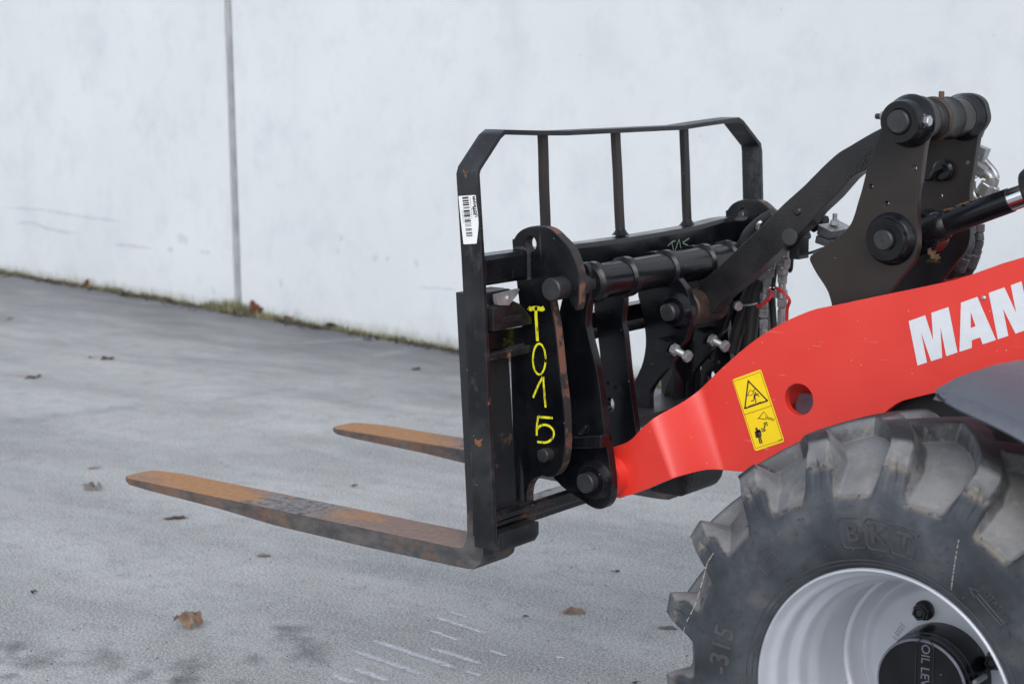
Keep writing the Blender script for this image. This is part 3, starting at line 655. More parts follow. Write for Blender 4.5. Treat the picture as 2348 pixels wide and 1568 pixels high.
# hook side plates
hookout = XZ('B', [(515, 430), (530, 320), (580, 230), (660, 165), (780, 125), (900, 122), (1060, 165), (1200, 290), (1320, 420), (1400, 580), (1440, 700), (1468, 820), (1470, 1000), (1462, 1200), (1450, 1280), (1425, 1330), (1385, 1295), (1340, 1200), (1312, 1120), (1302, 1050), (1285, 975), (1250, 905), (1200, 865), (1150, 850), (1090, 870), (1045, 920), (1022, 1000), (1030, 1090), (1060, 1160)], 3.325)
hookout += XZ('c2', [(530, 85, 1), (555, 230), (580, 470), (600, 640), (605, 750), (605, 850), (592, 930), (562, 985), (522, 1000), (480, 993), (445, 1006), (415, 1040), (404, 1090), (403, 1128, 1), (341, 1128, 1), (318, 365, 1), (384, 340), (382, 240), (378, 60)], 3.325)
hookout = smooth(hookout[:-1], 4)
for Yh, lab in ((3.325, 'near hook plate with yellow paint-pen lettering'), (4.302, 'far hook plate with rust at its crown')):
    hc = F('B', 775, 375, 3.325)
    o = plate('hook_plate', hookout, Yh, .030, M['black'] if Yh < 4 else M['black_rusty'], car, .0022, [(hc.x, hc.z, .0165, .0185)], M['edge'] if Yh < 4 else None, label=lab)
    pc = PY(1248, 1043, 3.31)
    cyl('lock_pin', (pc.x+.002, Yh-.026, pc.z), YA, .0165, .09, M['pin'], o)
    wb = PX(1195, 600, -2.600)
    if Yh < 4:
        bm = bmesh.new(); P = [Vector((-2.597+.001*(i % 2), Yh-.004, ztb-(ztb-zbb)*i/9)) for i in range(10)]; add_tube(bm, [Vector((-2.640, Yh-.003, ztb+.001)), Vector((-2.615, Yh-.004, ztb+.003))]+P, .0055, 8, .25); fin(bm, 'weld_bead', M['black_old'], o)
        bm = bmesh.new(); Yt = Yh-.0012
        def st(pts, wd):
            q = catmull([Vector((p[0], 0, p[1])) for p in XZ('c2', pts, Yh)], 5); ribbon(bm, [(v.x, v.z) for v in q], wd*(1+.12*math.sin(len(pts)*3.1)), Yt)
        st([(416, 112), (425, 120), (455, 116), (485, 121), (497, 113)], .0105); st([(455, 108), (455, 160), (459, 220), (463, 288)], .0085)
        st(ellipse(472, 382, 33, 80, 22)+[(505, 382), (503, 400)], .0058)
        st([(440, 584), (462, 530), (491, 474)], .0055); st([(493, 474), (497, 540), (505, 635)], .0055)
        st([(542, 690), (500, 687), (466, 684)], .006); st([(466, 682), (460, 730), (459, 782)], .0055)
        st([(462, 745), (480, 730), (505, 726), (530, 736), (546, 758), (547, 782), (532, 805), (505, 818), (462, 815)], .0055)
        fin(bm, 'paint_pen_lettering', M['pen'], o, label='yellow hand-written T 0 1 5')
# scratched letters on the top beam
bm = bmesh.new()
def stX(pts, wd, X=-2.5935):
    P = [PX(*T('C', *p), X) for p in pts]; L = [];
    for i, p in enumerate(P):
        t = (P[min(i+1, len(P)-1)]-P[max(i-1, 0)]).normalized(); n = Vector((0, -t.z, t.y))*wd/2; L.append((bm.verts.new(p+n), bm.verts.new(p-n)))
    for a, b in zip(L, L[1:]): bm.faces.new((a[0], b[0], b[1], a[1]))
for s in ([(1182, 345), (1225, 300), (1275, 282)], [(1228, 300), (1240, 350), (1255, 415)], [(1268, 415), (1295, 330), (1320, 265)], [(1320, 270), (1335, 330), (1347, 400)], [(1368, 285), (1362, 310)], [(1443, 250), (1400, 280), (1362, 312)], [(1362, 312), (1400, 325), (1430, 338)]): stX(s, .0028)
fin(bm, 'scratched_letters', simple('pale_green_scratch', (.20, .27, .22), .6), tb, label='pale hand-scratched letters')
# bar code sticker on the near post
YS = YC-.0010
def S(pts): return XZ('w7', pts, YS)
so = S([(165, 160), (175, 145), (560, 118), (618, 122), (630, 310), (668, 560), (695, 850), (680, 1060), (640, 1385), (320, 1405), (296, 1395), (245, 940)])
bm = bmesh.new(); poly(bm, so, YS); stick = fin(bm, 'barcode_label', M['paper'], hp, label='white bar code sticker with a peeling corner')
bm = bmesh.new(); YI = YS-.0006
for a, b_ in ((158, 190), (195, 210), (238, 278), (302, 330), (345, 384), (420, 434), (446, 462), (502, 552), (566, 578), (590, 604), (620, 668), (682, 694), (735, 757), (772, 812), (838, 850), (876, 888), (915, 928), (982, 1004), (1020, 1042), (1086, 1120), (1136, 1146), (1164, 1186)):
    k = (a-158)*.105; poly(bm, XZ('w7', [(264+k, a+14), (424+k, a), (426+k, b_), (266+k, b_+14)], YI), YI)
fin(bm, 'barcode_bars', M['ink'], stick)
pa, pb = F('w7', 570, 205, YI), F('w7', 625, 620, YI); text_on('maker_name', 'MANITOU', .0105, (pa+pb)/2, pb-pa, (pb-pa).cross(Vector((0, 1, 0)))*-1, M['ink'], stick, shear=.2, bold=.0005)
pa, pb = F('w7', 548, 430, YI), F('w7', 572, 605, YI); text_on('group_name', 'GROUP', .0058, (pa+pb)/2, pb-pa, (pb-pa).cross(Vector((0, 1, 0)))*-1, M['ink'], stick, shear=.2, bold=.0003)
pa, pb = F('w7', 465, 170, YI), F('w7', 520, 740, YI); text_on('small_print', 'Standard Carriage 1250 mm', .0042, (pa+pb)/2, pb-pa, (pb-pa).cross(Vector((0, 1, 0)))*-1, M['ink'], stick)
pa, pb = F('w7', 275, 545, YI), F('w7', 305, 815, YI); text_on('serial_digits', '5 2 7 8 9 5 2 4', .0052, (pa+pb)/2, pb-pa, (pb-pa).cross(Vector((0, 1, 0)))*-1, M['ink'], stick)

# ================================================================== LOADER
RC = Vector((-1.475, 2.98, .528))
ld = root('loader', Vector((RC.x, 3.8, 0)), 'compact wheel loader front end with red lift arm, black coupler and chunky dusty tyre', 'loader')
YM = 3.82                                   # machine centre line
# ---- coupler
TX, TZ = -2.5, 1.233
cyl('coupler_tube', (TX, 3.425, TZ), YA, .043, .745, M['black'], ld, 56)
q = PX(1262, 664, TX); cyl('coupler_pin', (TX, q.y, TZ), YA, .0275, .16, M['pin'], ld, 40, .003)
cyl('coupler_pin', (TX, 4.20, TZ), YA, .0275, .15, M['pin'], ld, 40, .003)
def ringcollar(y): cyl('collar_weld', (TX, y-.004, TZ), YA, .051, .034, M['black'], ld, 48, .007)
linkout = XZ('d', [(1296, 660), (1300, 625), (1318, 606), (1338, 604), (1352, 622), (1357, 655), (1354, 678), (1348, 699), (1344, 739), (1350, 774), (1371, 862), (1384, 971), (1396, 1050), (1402, 1110), (1400, 1145), (1388, 1163), (1370, 1167), (1350, 1159), (1332.6, 1146), (1302, 1126), (1280, 1107), (1265, 1082), (1262, 1000), (1270, 800), (1284, 705)], 3.41)
linkout = smooth(linkout, 4)
lp = PY(1353, 1104, 3.385)
for Yl in (3.41, 2*YM-3.41-.026):
    o = plate('link_plate', linkout, Yl, .026, M['black'], ld, .002)
    s = -1 if Yl < YM else 1; y0 = Yl if s < 0 else Yl+.026
    lathe('pin_boss', [(-.01, .050), (.004, .050), (.012, .045), (.020, .041), (.024, .040), (.024, .020), (.02, 0)], (lp.x, y0, lp.z), (0, s, 0), M['black'], o, 48)
    cyl('hinge_pin', (lp.x, y0-.02*s, lp.z), (0, s, 0), .0245, .068, M['pin'], o, 40, .002)
    bm = bmesh.new()
    a = F('c2', 612, 815, 3.39); b_ = F('c2', 812, 815, 3.39)
    add_prism(bm, [(a.x, a.z+.012), (b_.x, b_.z+.018), (b_.x, b_.z-.014), (a.x, a.z-.014)], y0-.001 if s > 0 else y0-.034, y0+.034 if s > 0 else y0+.001)
    fin(bm, 'stop_block', M['black'], o, .004, seg=3)
    bm = bmesh.new(); gx = a.x+(b_.x-a.x)*.42
    vs = [bm.verts.new(v) for v in ((gx-.004, y0, b_.z+.030), (gx+.004, y0, b_.z+.030), (gx+.004, y0+s*.030, b_.z+.012), (gx-.004, y0+s*.030, b_.z+.012), (gx+.004, y0, b_.z+.012), (gx-.004, y0, b_.z+.012))]
    for f_ in ((0, 1, 2, 3), (0, 3, 5), (1, 4, 2), (0, 5, 4, 1), (3, 2, 4, 5)): bm.faces.new([vs[i] for i in f_])
    fin(bm, 'gusset', M['black'], o)
ringcollar(3.432)
inout = XZ('c2', [(758, 40), (757, 120), (772, 230), (788, 370), (790, 470), (782, 600), (776, 800), (785, 880, 1), (985, 880, 1), (975, 750), (958, 620), (936, 440), (918, 260), (905, 185), (915, 80), (905, -10), (880, -60), (830, -80), (785, -40)], 3.57)
inout = smooth(inout, 4)
for Yl in (3.57, 2*YM-3.57-.022):
    h1, h2, h3 = F('c2', 841, 620, 3.57), F('c2', 835, 511, 3.57), F('c2', 876, 534, 3.57)
    plate('inner_plate', inout, Yl, .022, M['black'], ld, .002, [(h1.x, h1.z, .012, .0175), (h2.x, h2.z, .0055, .0055), (h3.x, h3.z, .0055, .0055)])
    ringcollar(Yl)
ringcollar(2*YM-3.41-.034)
# two curved ears carrying the bell-crank pin
earout = XZ('c3', [(130, 520), (150, 420), (210, 385), (290, 400), (345, 480), (430, 580), (515, 690), (548, 790), (566, 880), (558, 960), (530, 1050), (505, 1120), (450, 1190), (400, 1290), (300, 1410), (235, 1500), (212, 1570), (215, 1690, 1), (20, 1690, 1), (30, 1600), (70, 1500), (120, 1390), (160, 1290), (183, 1150), (176, 1010), (152, 870), (120, 740), (118, 600)], 3.77)
earout = smooth(earout, 4)
bp = F('c3', 388, 880, 3.735)
for Ye in (3.755, 3.935):
    o = plate('ear_plate', earout, Ye, .024, M['black'], ld, .002)
    ringcollar(Ye)
    if Ye < YM:
        lathe('pin_boss', [(-.01, .047), (.006, .047), (.014, .042), (.026, .037), (.026, .024), (.02, 0)], (bp.x, Ye, bp.z), (0, -1, 0), M['black'], o, 48)
        cyl('bell_crank_pin', (bp.x, Ye-.052, bp.z), YA, .0225, .26, M['pin'], o, 40, .004)
        lathe('centre_mark', [(-.0005, .003), (.0006, .003), (.0006, 0)], (bp.x, Ye-.0525, bp.z), YA, M['dark'], o, 12)
    else:
        lathe('keeper_plate', [(0, 0), (0, .033), (.008, .033), (.008, 0)], (bp.x+.016, Ye-.012, bp.z+.004), YA, M['black'], o, 32)
    # adjustable stop bolt: block, lock nut, threaded shank, head
    bc = F('c3', 320, 1175, 3.74) if Ye < YM else F('c3', 320, 1175, 3.74)
    ax = Vector((1, -.10, -.30)).normalized(); n0 = F('c3', 392, 1196, 3.735); n0.y = Ye-.018
    if Ye > YM: n0.z += .002
    add = n0-ax*.028
    box('bolt_block', add, (.036, .034, .044), M['black'], o, .003, rotto(ax) @ Matrix.Rotation(R(90), 3, 'Y'))
    hexbolt('lock_nut', n0-ax*.006, ax, .0155, .015, M['zinc'], o)
    hexbolt('stop_bolt', n0+ax*.038, ax, .0155, .013, M['zinc'], o, shank=.045, sr=.0088)
# lower cross member of the coupler
fl = PY(1494, 938, 3.77)
bm = bmesh.new(); add_prism(bm, [(fl.x-.11, fl.z), (fl.x+.05, fl.z+.006), (fl.x+.05, fl.z-.018), (fl.x-.02, fl.z-.05), (fl.x-.11, fl.z-.02)], 3.594, 2*YM-3.594); fin(bm, 'cross_member', M['black_old'], ld, .003)
bm = bmesh.new(); sx = PY(1556, 880, 3.9)
add_box(bm, (sx.x-.01, 3.94, (sx.z+fl.z)/2+.06), (.012, .10, .22)); fin(bm, 'stiffener', M['black'], ld, .002)
# rounded dark bracket below the arm end
lo = XZ('E', [(-60, 560), (180, 420), (432, 400), (432, 520), (410, 600), (365, 665), (310, 705), (0, 655), (-60, 640)], 3.70)
bm = bmesh.new(); add_prism(bm, lo, 3.70, 3.86); fin(bm, 'lower_bracket', M['black_old'], ld, .012, 30, seg=4)
cyl('lower_cross_pin', (lo[2][0]-.03, 3.86, lo[2][1]-.01), YA, .028, .10, M['black_old'], ld)

# ---- bell-crank lever
levY = 3.835
top_ = [T('c3', *p) for p in ((590, 655), (650, 605), (760, 510), (930, 350), (1100, 190), (1290, 0))]+[T('c4', *p) for p in ((80, 720), (160, 640), (240, 560), (325, 485), (400, 440), (500, 380), (620, 315), (745, 265))]
bot_ = [T('c4', *p) for p in ((790, 400), (660, 500), (530, 590), (430, 640), (370, 700), (310, 770), (250, 830), (180, 895))]+[T('w4', *p) for p in ((1000, 230), (870, 350), (750, 460), (600, 600), (450, 740), (300, 870), (150, 990), (0, 1110))]+[(1640, 706), (1628, 722), (1612, 722), (1602, 700)]
lev = [PY(x, y, levY) for x, y in top_+bot_]
lever = plate('bell_crank', smooth([(v.x, v.z) for v in lev], 3), levY, .058, M['cast'], ld, .003)
rv = F('c4', 52, 880, levY); lathe('casting_dot', [(-.004, .0), (-.004, .006), (-.001, .0105), (.004, .013)], (rv.x, levY, rv.z), YA, M['cast'], lever, 24)
rv = F('w4', 780, 375, levY); lathe('casting_dot', [(-.0012, .0), (-.0012, .020), (.001, .022)], (rv.x, levY, rv.z), YA, simple('rubbed_grey_paint', (.035, .036, .039), .5), lever, 28)
text_on('cast_number', 'HP-D530', .024, F('c4', 470, 560, levY-.001), F('c4', 560, 470, levY)-F('c4', 380, 650, levY), (F('c4', 560, 470, levY)-F('c4', 380, 650, levY)).cross(Vector((0, 1, 0)))*-1, M['cast'], lever, extrude=.0012)
cyl('greasy_sleeve', (bp.x, 3.782, bp.z), YA, .048, .152, M['grease'], lever, 48, .004)

# ---- tower: two plates joined by sleeves
tow_pts = [(985, 285), (978, 220), (955, 150), (900, 108), (830, 94), (760, 104), (700, 140), (655, 200), (628, 270), (622, 315), (590, 400), (530, 560), (490, 720), (460, 820), (430, 920), (400, 980), (340, 1040), (230, 1120), (150, 1172), (134, 1195), (140, 1225), (180, 1300), (220, 1360), (255, 1420), (275, 1480), (285, 1530), (300, 1640, 1), (560, 1700, 1), (640, 1470), (700, 1390), (760, 1310), (820, 1240), (852, 1180), (866, 1110), (865, 1060), (862, 900), (864, 760), (880, 680), (897, 560), (922, 400), (960, 340)]
tY = 3.655
tow = smooth(XZ('c4', tow_pts, tY), 4)
tp = F('c4', 742, 272, 3.60); lpn = F('c4', 632, 1075, 3.615)
th = [F('c4', x, y, tY) for x, y in ((843, 588), (548, 713), (656, 827))]
for Yt in (tY, 3.935):
    o = plate('tower_plate', tow, Yt, .022, M['black_brown_reflect'], ld, .002, [(v.x, v.z, .0052, .0058) for v in th], label='near tower plate, black with a painted brown reflection' if Yt < YM else None)
    if Yt < YM:
        lathe('pivot_boss', [(0, .060), (.012, .057), (.020, .050), (.026, .0475), (.052, .0470), (.056, .0455), (.056, .030), (.052, .027), (.052, 0)], (tp.x, Yt, tp.z), (0, -1, 0), M['black'], o, 64)
        cyl('pivot_pin', (tp.x, Yt-.066, tp.z), YA, .0262, .05, M['pin'], o, 48, .003)
        b1 = F('D', 925, 770, 3.60); hexbolt('keeper_bolt', Vector((tp.x+.046, 3.632, tp.z+.001)), (1, -.1, 0), .0125, .013, M['zinc'], o, washer=True)
        hexbolt('keeper_nut', Vector((tp.x-.048, 3.632, tp.z+.010)), (-1, 0, 0), .0115, .012, M['zinc'], o)
        cyl('keeper_stud', (tp.x-.058, 3.632, tp.z+.010), (-1, 0, 0), .0065, .016, M['pin'], o, 16)
        lathe('lower_boss', [(0, .061), (.010, .058), (.018, .050), (.030, .048), (.033, .046), (.033, .026), (.030, 0)], (lpn.x, Yt, lpn.z), (0, -1, 0), M['black'], o, 64)
        cyl('lower_pin', (lpn.x, Yt-.044, lpn.z), YA, .0235, .34, M['pin'], o, 48, .003)
        lathe('centre_mark', [(-.0005, .0035), (.0006, .0035), (.0006, 0)], (lpn.x, Yt-.0445, lpn.z), YA, M['dark'], o, 12)
    else:
        lathe('pivot_boss', [(0, .056), (.014, .052), (.022, .048), (.03, .047)], (tp.x, Yt, tp.z), (0, -1, 0), M['black'], o, 64)
lathe('pivot_sleeve', [(0, .044), (.05, .044), (.054, .048), (.060, .050), (.066, .047), (.16, .047), (.166, .050), (.172, .046), (.20, .046), (.27, .046)], (tp.x, 3.675, tp.z), YA, simple('browned_sleeve_paint', (.009, .008, .0075), .38, 0, .6, .5, 14), ld, 56)
lathe('weld_seam', [(0, .046), (.003, .0515), (.010, .052), (.013, .047)], (tp.x, 3.757, tp.z), YA, M['grease'], ld, 56)
cyl('grease_nipple', (tp.x+.005, 3.80, tp.z+.045), (0, 0, 1), .0065, .018, M['rustpin'], ld, 12)
# welded round lug inside far plate
lz = F('c4', 1045, 600, 3.93); cyl('weld_lug', (lz.x, 3.915, lz.z), YA, .026, .022, M['black'], ld, 28, .006)
tube('cable_stub', [F('c4', 920, 655, 3.91), F('c4', 960, 650, 3.91), F('c4', 990, 610, 3.91), F('c4', 1040, 580, 3.91)], .008, M['black'], ld)
# ---- tilt cylinder rod
cA = F('c4', 1000, 985, YM-.02); cB = F('c4', 1515, 795, YM-.02); cD = (cB-cA).normalized()
lathe('rod_eye', [(-.035, 0), (-.035, .052), (-.030, .056), (.030, .056), (.035, .052), (.035, 0)], (lpn.x, YM-.005, lpn.z), YA, M['black'], ld, 48)
L1 = (cB-cA).length
lathe('cylinder_rod', [(-.03, 0), (-.03, .036), (.01, .036), (.02, .033), (.028, .0282), (L1-.006, .0282), (L1-.006, 0)], cA, cD, M['black'], ld, 48)
lathe('chrome_rod', [(0, 0), (0, .0265), (.40, .0265), (.40, 0)], cA+cD*(L1-.01), cD, M['chrome'], ld, 48)
gl = F('c4', 1620, 745, YM-.02); lathe('cylinder_gland', [(0, .026), (0, .048), (.012, .053), (.045, .053), (.050, .050), (.06, .053), (.6, .053), (.6, 0)], gl, cD, M['black_old'], ld, 48)
bm = bmesh.new()
for i in range(26):
    u = random.random(); p = cA+cD*(.02+.09*u)+Vector((0, random.uniform(-.012, .012), .031))
    bmesh.ops.create_icosphere(bm, subdivisions=1, radius=random.uniform(.003, .008), matrix=Matrix.Translation(p) @ Matrix.Diagonal((1.6, 1.2, .5, 1)))
fin(bm, 'caked_dirt', M['rustpin'], ld, kind='stuff')

# ---- lift arm: plate joggled outwards towards its front end
YN, YW = 3.47, 3.585
L0, L1_ = PY(1492, 978, YN), PY(1536, 1098, YN); R0, R1_ = PY(1612, 885, YW), PY(1664, 1079, YW)
def sfrac(x, z):
    xl = L0.x+(L1_.x-L0.x)*(z-L0.z)/(L1_.z-L0.z); xr = R0.x+(R1_.x-R0.x)*(z-R0.z)/(R1_.z-R0.z); return (x-xl)/(xr-xl)
def armpt(x, y):
    Y = YN
    for _ in range(12):
        v = PY(x, y, Y); s = min(1, max(0, sfrac(v.x, v.z))); Y = .5*Y+.5*(YN+(YW-YN)*s)
    return (v.x, v.z)
arm_top = [(1392, 1034), (1404, 1026), (1442, 1011), (1472, 981), (1510.6, 953.5), (1553, 928), (1600, 894), (1647, 851), (1702, 802), (1749, 767), (1800, 737.5), (1859.6, 712), (1906, 701.6), (2013, 679), (2115, 658), (2200, 638.6), (2285, 609), (2348, 589.7), (2950, 416, 1)]
arm_bot = [(2950, 665, 1), (2348, 855.6), (2250, 880), (2157.5, 898), (2093.6, 913), (2064, 921.6), (2038, 938.6), (2005, 965), (1950, 993), (1870, 1024), (1817, 1047), (1774.5, 1064), (1732, 1077), (1702, 1081), (1655, 1079), (1604, 1080), (1540, 1098), (1476.6, 1123.7), (1438, 1136.5), (1406, 1138.6), (1388, 1130), (1380, 1085)]
arm_o = smooth([armpt(p[0], p[1])+tuple(p[2:]) for p in arm_top+arm_bot], 4)
hc = PY(1831.5, 916, YW)
def arm_y(s):
    if s <= 0: return 0.
    if s >= 1: return 1.
    k = .42
    def f(t): return t
    # rounded bends: integrate a trapezoidal slope
    a = 1/(1-k)
    if s < k: return a*s*s/(2*k)
    if s > 1-k: return 1-a*(1-s)**2/(2*k)
    return a*(s-k/2)
def arm_plate(sign):
    me = plate_mesh(arm_o, .022, .0018, [(hc.x, hc.z, .0375, .0375)]); bm = bmesh.new(); bm.from_mesh(me)
    for i in range(0, 31):
        s = i/30; z0, z1 = .2, 1.4
        def lx(z): return (L0.x+(L1_.x-L0.x)*(z-L0.z)/(L1_.z-L0.z))*(1-s)+(R0.x+(R1_.x-R0.x)*(z-R0.z)/(R1_.z-R0.z))*s
        d = Vector((lx(z1)-lx(z0), 0, z1-z0)); bmesh.ops.bisect_plane(bm, geom=bm.verts[:]+bm.edges[:]+bm.faces[:], plane_co=(lx(z0), 0, z0), plane_no=d.cross(Vector((0, 1, 0))).normalized(), dist=1e-5)
    for v in bm.verts:
        y = YN+(YW-YN)*arm_y(sfrac(v.co.x, v.co.z))+v.co.y
        v.co.y = y if sign > 0 else 2*YM-y
    if sign < 0: bmesh.ops.reverse_faces(bm, faces=bm.faces)
    me2 = bpy.data.meshes.new('lift_arm'); bm.to_mesh(me2); bm.free()
    for p in me2.polygons: p.use_smooth = True
    me2.set_sharp_from_angle(angle=R(30)); return me2
arm = link('lift_arm', arm_plate(1), M['red'], ld, label='near side plate of the red lift arm')
wn_mod(arm)
arm2 = link('lift_arm', arm_plate(-1), M['red'], ld, label='far side plate of the red lift arm')
lathe('arm_end_boss', [(0, 0), (0, .046), (.02, .048), (.04, .052), (.05, .060)], (lp.x+.004, 3.437, lp.z), YA, M['red'], arm, 48)
box('arm_inner_bracket', (hc.x+.02, YW+.10, hc.z-.03), (.16, .02, .05), simple('mauve_grey_bracket', (.22, .17, .22), .5), arm, .004)
cyl('arm_cross_tube', (hc.x-.10, YW+.02, hc.z), YA, .05, 2*(YM-YW)-.04, M['red'], arm, 40)
box('arm_inner_web', (hc.x+.02, YW+.16, hc.z), (.26, .012, .20), M['red'], arm, .003)
# lettering
bm = bmesh.new(); YLt = YW-.0009
LT = {'M': [(126, 798), (338, 723), (440, 1040), (418, 692), (636, 617), (752, 1198), (608, 1246), (532, 868), (556, 1264), (414, 1310), (286, 945), (362, 1327), (240, 1366)],
      'A': [(796, 562), (1006, 487), (1244, 1038), (1074, 1094), (1042, 1006), (934, 1042), (934, 1140), (777, 1191)],
      'N': [(1150, 437), (1352, 366), (1502, 690), (1434, 340), (1572, 289), (1693, 890), (1494, 958), (1334, 640), (1402, 986), (1268, 1030)],
      'I': [(1640, 265), (1790, 212), (1905, 820), (1755, 868)],
      'T': [(1830, 200), (2230, 66), (2250, 190), (2118, 235), (2215, 720), (2070, 768), (1975, 283), (1852, 325)],
      'O': [(2290, 60), (2560, -30), (2640, 60), (2700, 400), (2650, 560), (2420, 640), (2330, 560), (2262, 180)],
      'U': [(2700, -70), (2850, -120), (2920, 300), (3000, 280), (2920, -140), (3060, -190), (3150, 260), (3100, 420), (2860, 500), (2780, 400)]}
for k, pts in LT.items():
    if k == 'A':
        o_ = [F('w6', *p, YLt) for p in pts]; i_ = [F('w6', *p, YLt) for p in ((920, 680), (983, 862), (922, 886))]
        loops = [[(v.x, v.z) for v in o_], [(v.x, v.z) for v in i_]]
        from mathutils.geometry import tessellate_polygon
        fl_ = [Vector((a, b, 0)) for lp_ in loops for a, b in lp_]; vv = [bm.verts.new((v.x, YLt, v.y)) for v in fl_]
        for t in tessellate_polygon([[Vector((a, b, 0)) for a, b in lp_] for lp_ in loops]):
            try: bm.faces.new([vv[i] for i in t])
            except ValueError: pass
    else: poly(bm, XZ('w6', pts, YLt), YLt)
fin(bm, 'lettering', M['white'], arm, label='large white letters of the maker name')
rvt = F('w6', 1089, 502, YW); lathe('rivet', [(0, .0055), (.002, .005), (.0035, .003), (.004, 0)], (rvt.x, YW, rvt.z), (0, -1, 0), M['zinc'], arm, 20)
# warning decal
YD = YW-.0009; YE = YW-.0015
dc = [(173, 290), (635, 122), (1028, 1290), (560, 1447)]
def rc(pts, r=42, n=5):
    out = []; N = len(pts)
    for i in range(N):
        p = Vector(pts[i]); a = (Vector(pts[i-1])-p).normalized(); b = (Vector(pts[(i+1) % N])-p).normalized()
        for k in range(n+1):
            t = k/n; out.append(tuple((p+a*r)*(1-t)**2+p*2*t*(1-t)+(p+b*r)*t*t))
    return out
bm = bmesh.new(); poly(bm, XZ('b6', rc([(172, 283), (645, 112), (1035, 1300), (548, 1462)]), YD), YD); dec = fin(bm, 'warning_decal', M['yellow'], arm, label='yellow crushing hazard decal')
bm = bmesh.new(); SC = .1394/1030
def ln(pts, wpx, closed=False):
    P = list(pts)+([pts[0], pts[1]] if closed else []); ribbon(bm, XZ('b6', P, YE), wpx*SC*1.3, YE)
ln([(195, 315), (635, 157)], 5); ln([(635, 157), (1002, 1275)], 5); ln([(1002, 1275), (555, 1415)], 5); ln([(555, 1415), (195, 315)], 5); ln([(375, 860), (818, 714)], 6)
tri = [(436, 305), (752, 630), (380, 756)]
for a, b_ in zip(tri, tri[1:]+tri[:1]):
    da = (Vector(b_)-Vector(a)).normalized()*8; ln([tuple(Vector(a)-da), tuple(Vector(b_)+da)], 20)
ln([(440, 715), (655, 643)], 5)
for s, wpx in (([(418, 552), (468, 455), (505, 472), (522, 498), (508, 530), (435, 550)], 8), ([(512, 485), (540, 425)], 5), ([(522, 490), (550, 433)], 5), ([(546, 520), (536, 585)], 30), ([(536, 585), (528, 622), (485, 637)], 14), ([(540, 582), (566, 622), (547, 662)], 14), ([(558, 522), (605, 520)], 11), ([(560, 530), (617, 557)], 12),
    ([(583, 922), (604, 922), (688, 812), (745, 880), (748, 912), (728, 932), (604, 922)], 9), ([(755, 902), (860, 934)], 8), ([(748, 922), (868, 960)], 8), ([(690, 1110), (718, 1010)], 18), ([(686, 1012), (738, 982), (750, 1045)], 17), ([(657, 1078), (672, 1140), (722, 1108)], 17),
    ([(552, 1135), (572, 1238)], 20), ([(630, 1118), (648, 1218)], 20), ([(588, 1120), (606, 1235)], 56), ([(606, 1225), (634, 1338)], 20), ([(630, 1220), (664, 1330)], 20), ([(570, 1135), (630, 1120)], 34)):
    ln(s, wpx)
for c, r_ in (((554, 500), 13), ((723, 896), 9), ((571, 1093), 21)): poly(bm, XZ('b6', ellipse(*c, r_, r_, 16), YE), YE)
fin(bm, 'decal_pictograms', M['ink'], dec)
text_on('decal_number', '324628', .0042, F('b6', 960, 1275, YE), F('b6', 1000, 1262, YE)-F('b6', 920, 1288, YE), (F('b6', 1000, 1262, YE)-F('b6', 920, 1288, YE)).cross(Vector((0, 1, 0)))*-1, M['ink'], dec)
# dark chassis web seen under the arm above the tyre
bm = bmesh.new(); add_prism(bm, XZ('d', [(2030, 960), (2050, 915), (2110, 880), (2480, 780), (2480, 1100), (2030, 1100)], 3.64), 3.64, 3.70); fin(bm, 'chassis_plate', M['dark'], ld, .003)
cyl('axle', (RC.x, 3.27, RC.z), YA, .075, 1.1, M['black_old'], ld)
bm = bmesh.new(); add_prism(bm, [(-1.62, .42), (-1.36, .36), (-.70, .36), (-.62, .48), (-.62, 1.05), (-1.20, 1.05), (-1.34, .86), (-1.56, .66)], 3.71, 3.93); fin(bm, 'front_chassis', M['black_old'], ld, .01)
box('mudguard_bracket', (-1.12, 3.52, 1.05), (.06, .39, .03), M['black_old'], ld, .004)

# ---- hydraulic couplings and hoses between ear and tower
YH = 4.0
def hexseg(bm, k, p, q, r, Y=YH, seg=6, taper=.9):
    a, b_ = F(k, *p, Y), F(k, *q, Y); d = b_-a; L = d.length
    add_lathe(bm, [(0, 0), (0, r*taper), (L*.08, r), (L*.92, r), (L, r*taper), (L, 0)], a, d, seg, .4)
def fitting(name, k, segs, mat, Y=YH):
    bm = bmesh.new()
    for p, q, r, sg in segs: hexseg(bm, k, p, q, r, Y, sg)
    return fin(bm, name, mat, ld, ang=25)
fitting('quick_coupling', 'w4', [((722, 480), (715, 620), .017, 16), ((715, 625), (705, 715), .020, 6), ((703, 715), (703, 740), .017, 16), ((700, 740), (698, 815), .016, 6), ((698, 815), (697, 910), .0135, 6), ((697, 905), (697, 1000), .010, 16), ((697, 985), (697, 1085), .0145, 16), ((696, 1085), (694, 1190), .0135, 6), ((694, 1185), (692, 1215), .009, 16), ((692, 1210), (690, 1480), .0115, 8)], M['fitting'])
fitting('quick_coupling', 'w4', [((575, 640), (560, 745), .012, 16), ((556, 745), (540, 830), .0145, 6), ((530, 830), (518, 930), .0125, 6), ((515, 930), (508, 1030), .0100, 6), ((508, 1030), (495, 1100), .0145, 16), ((495, 1100), (488, 1205), .009, 16), ((485, 1205), (480, 1300), .0132, 6), ((482, 1325), (480, 1430), .0125, 6), ((480, 1425), (478, 1560), .0105, 8)], M['fitting'])
bm = bmesh.new(); add_box(bm, F('w4', 630, 1035, YH), (.02, .045, .018)); fin(bm, 'coupling_bridge', M['fitting'], ld, .003)
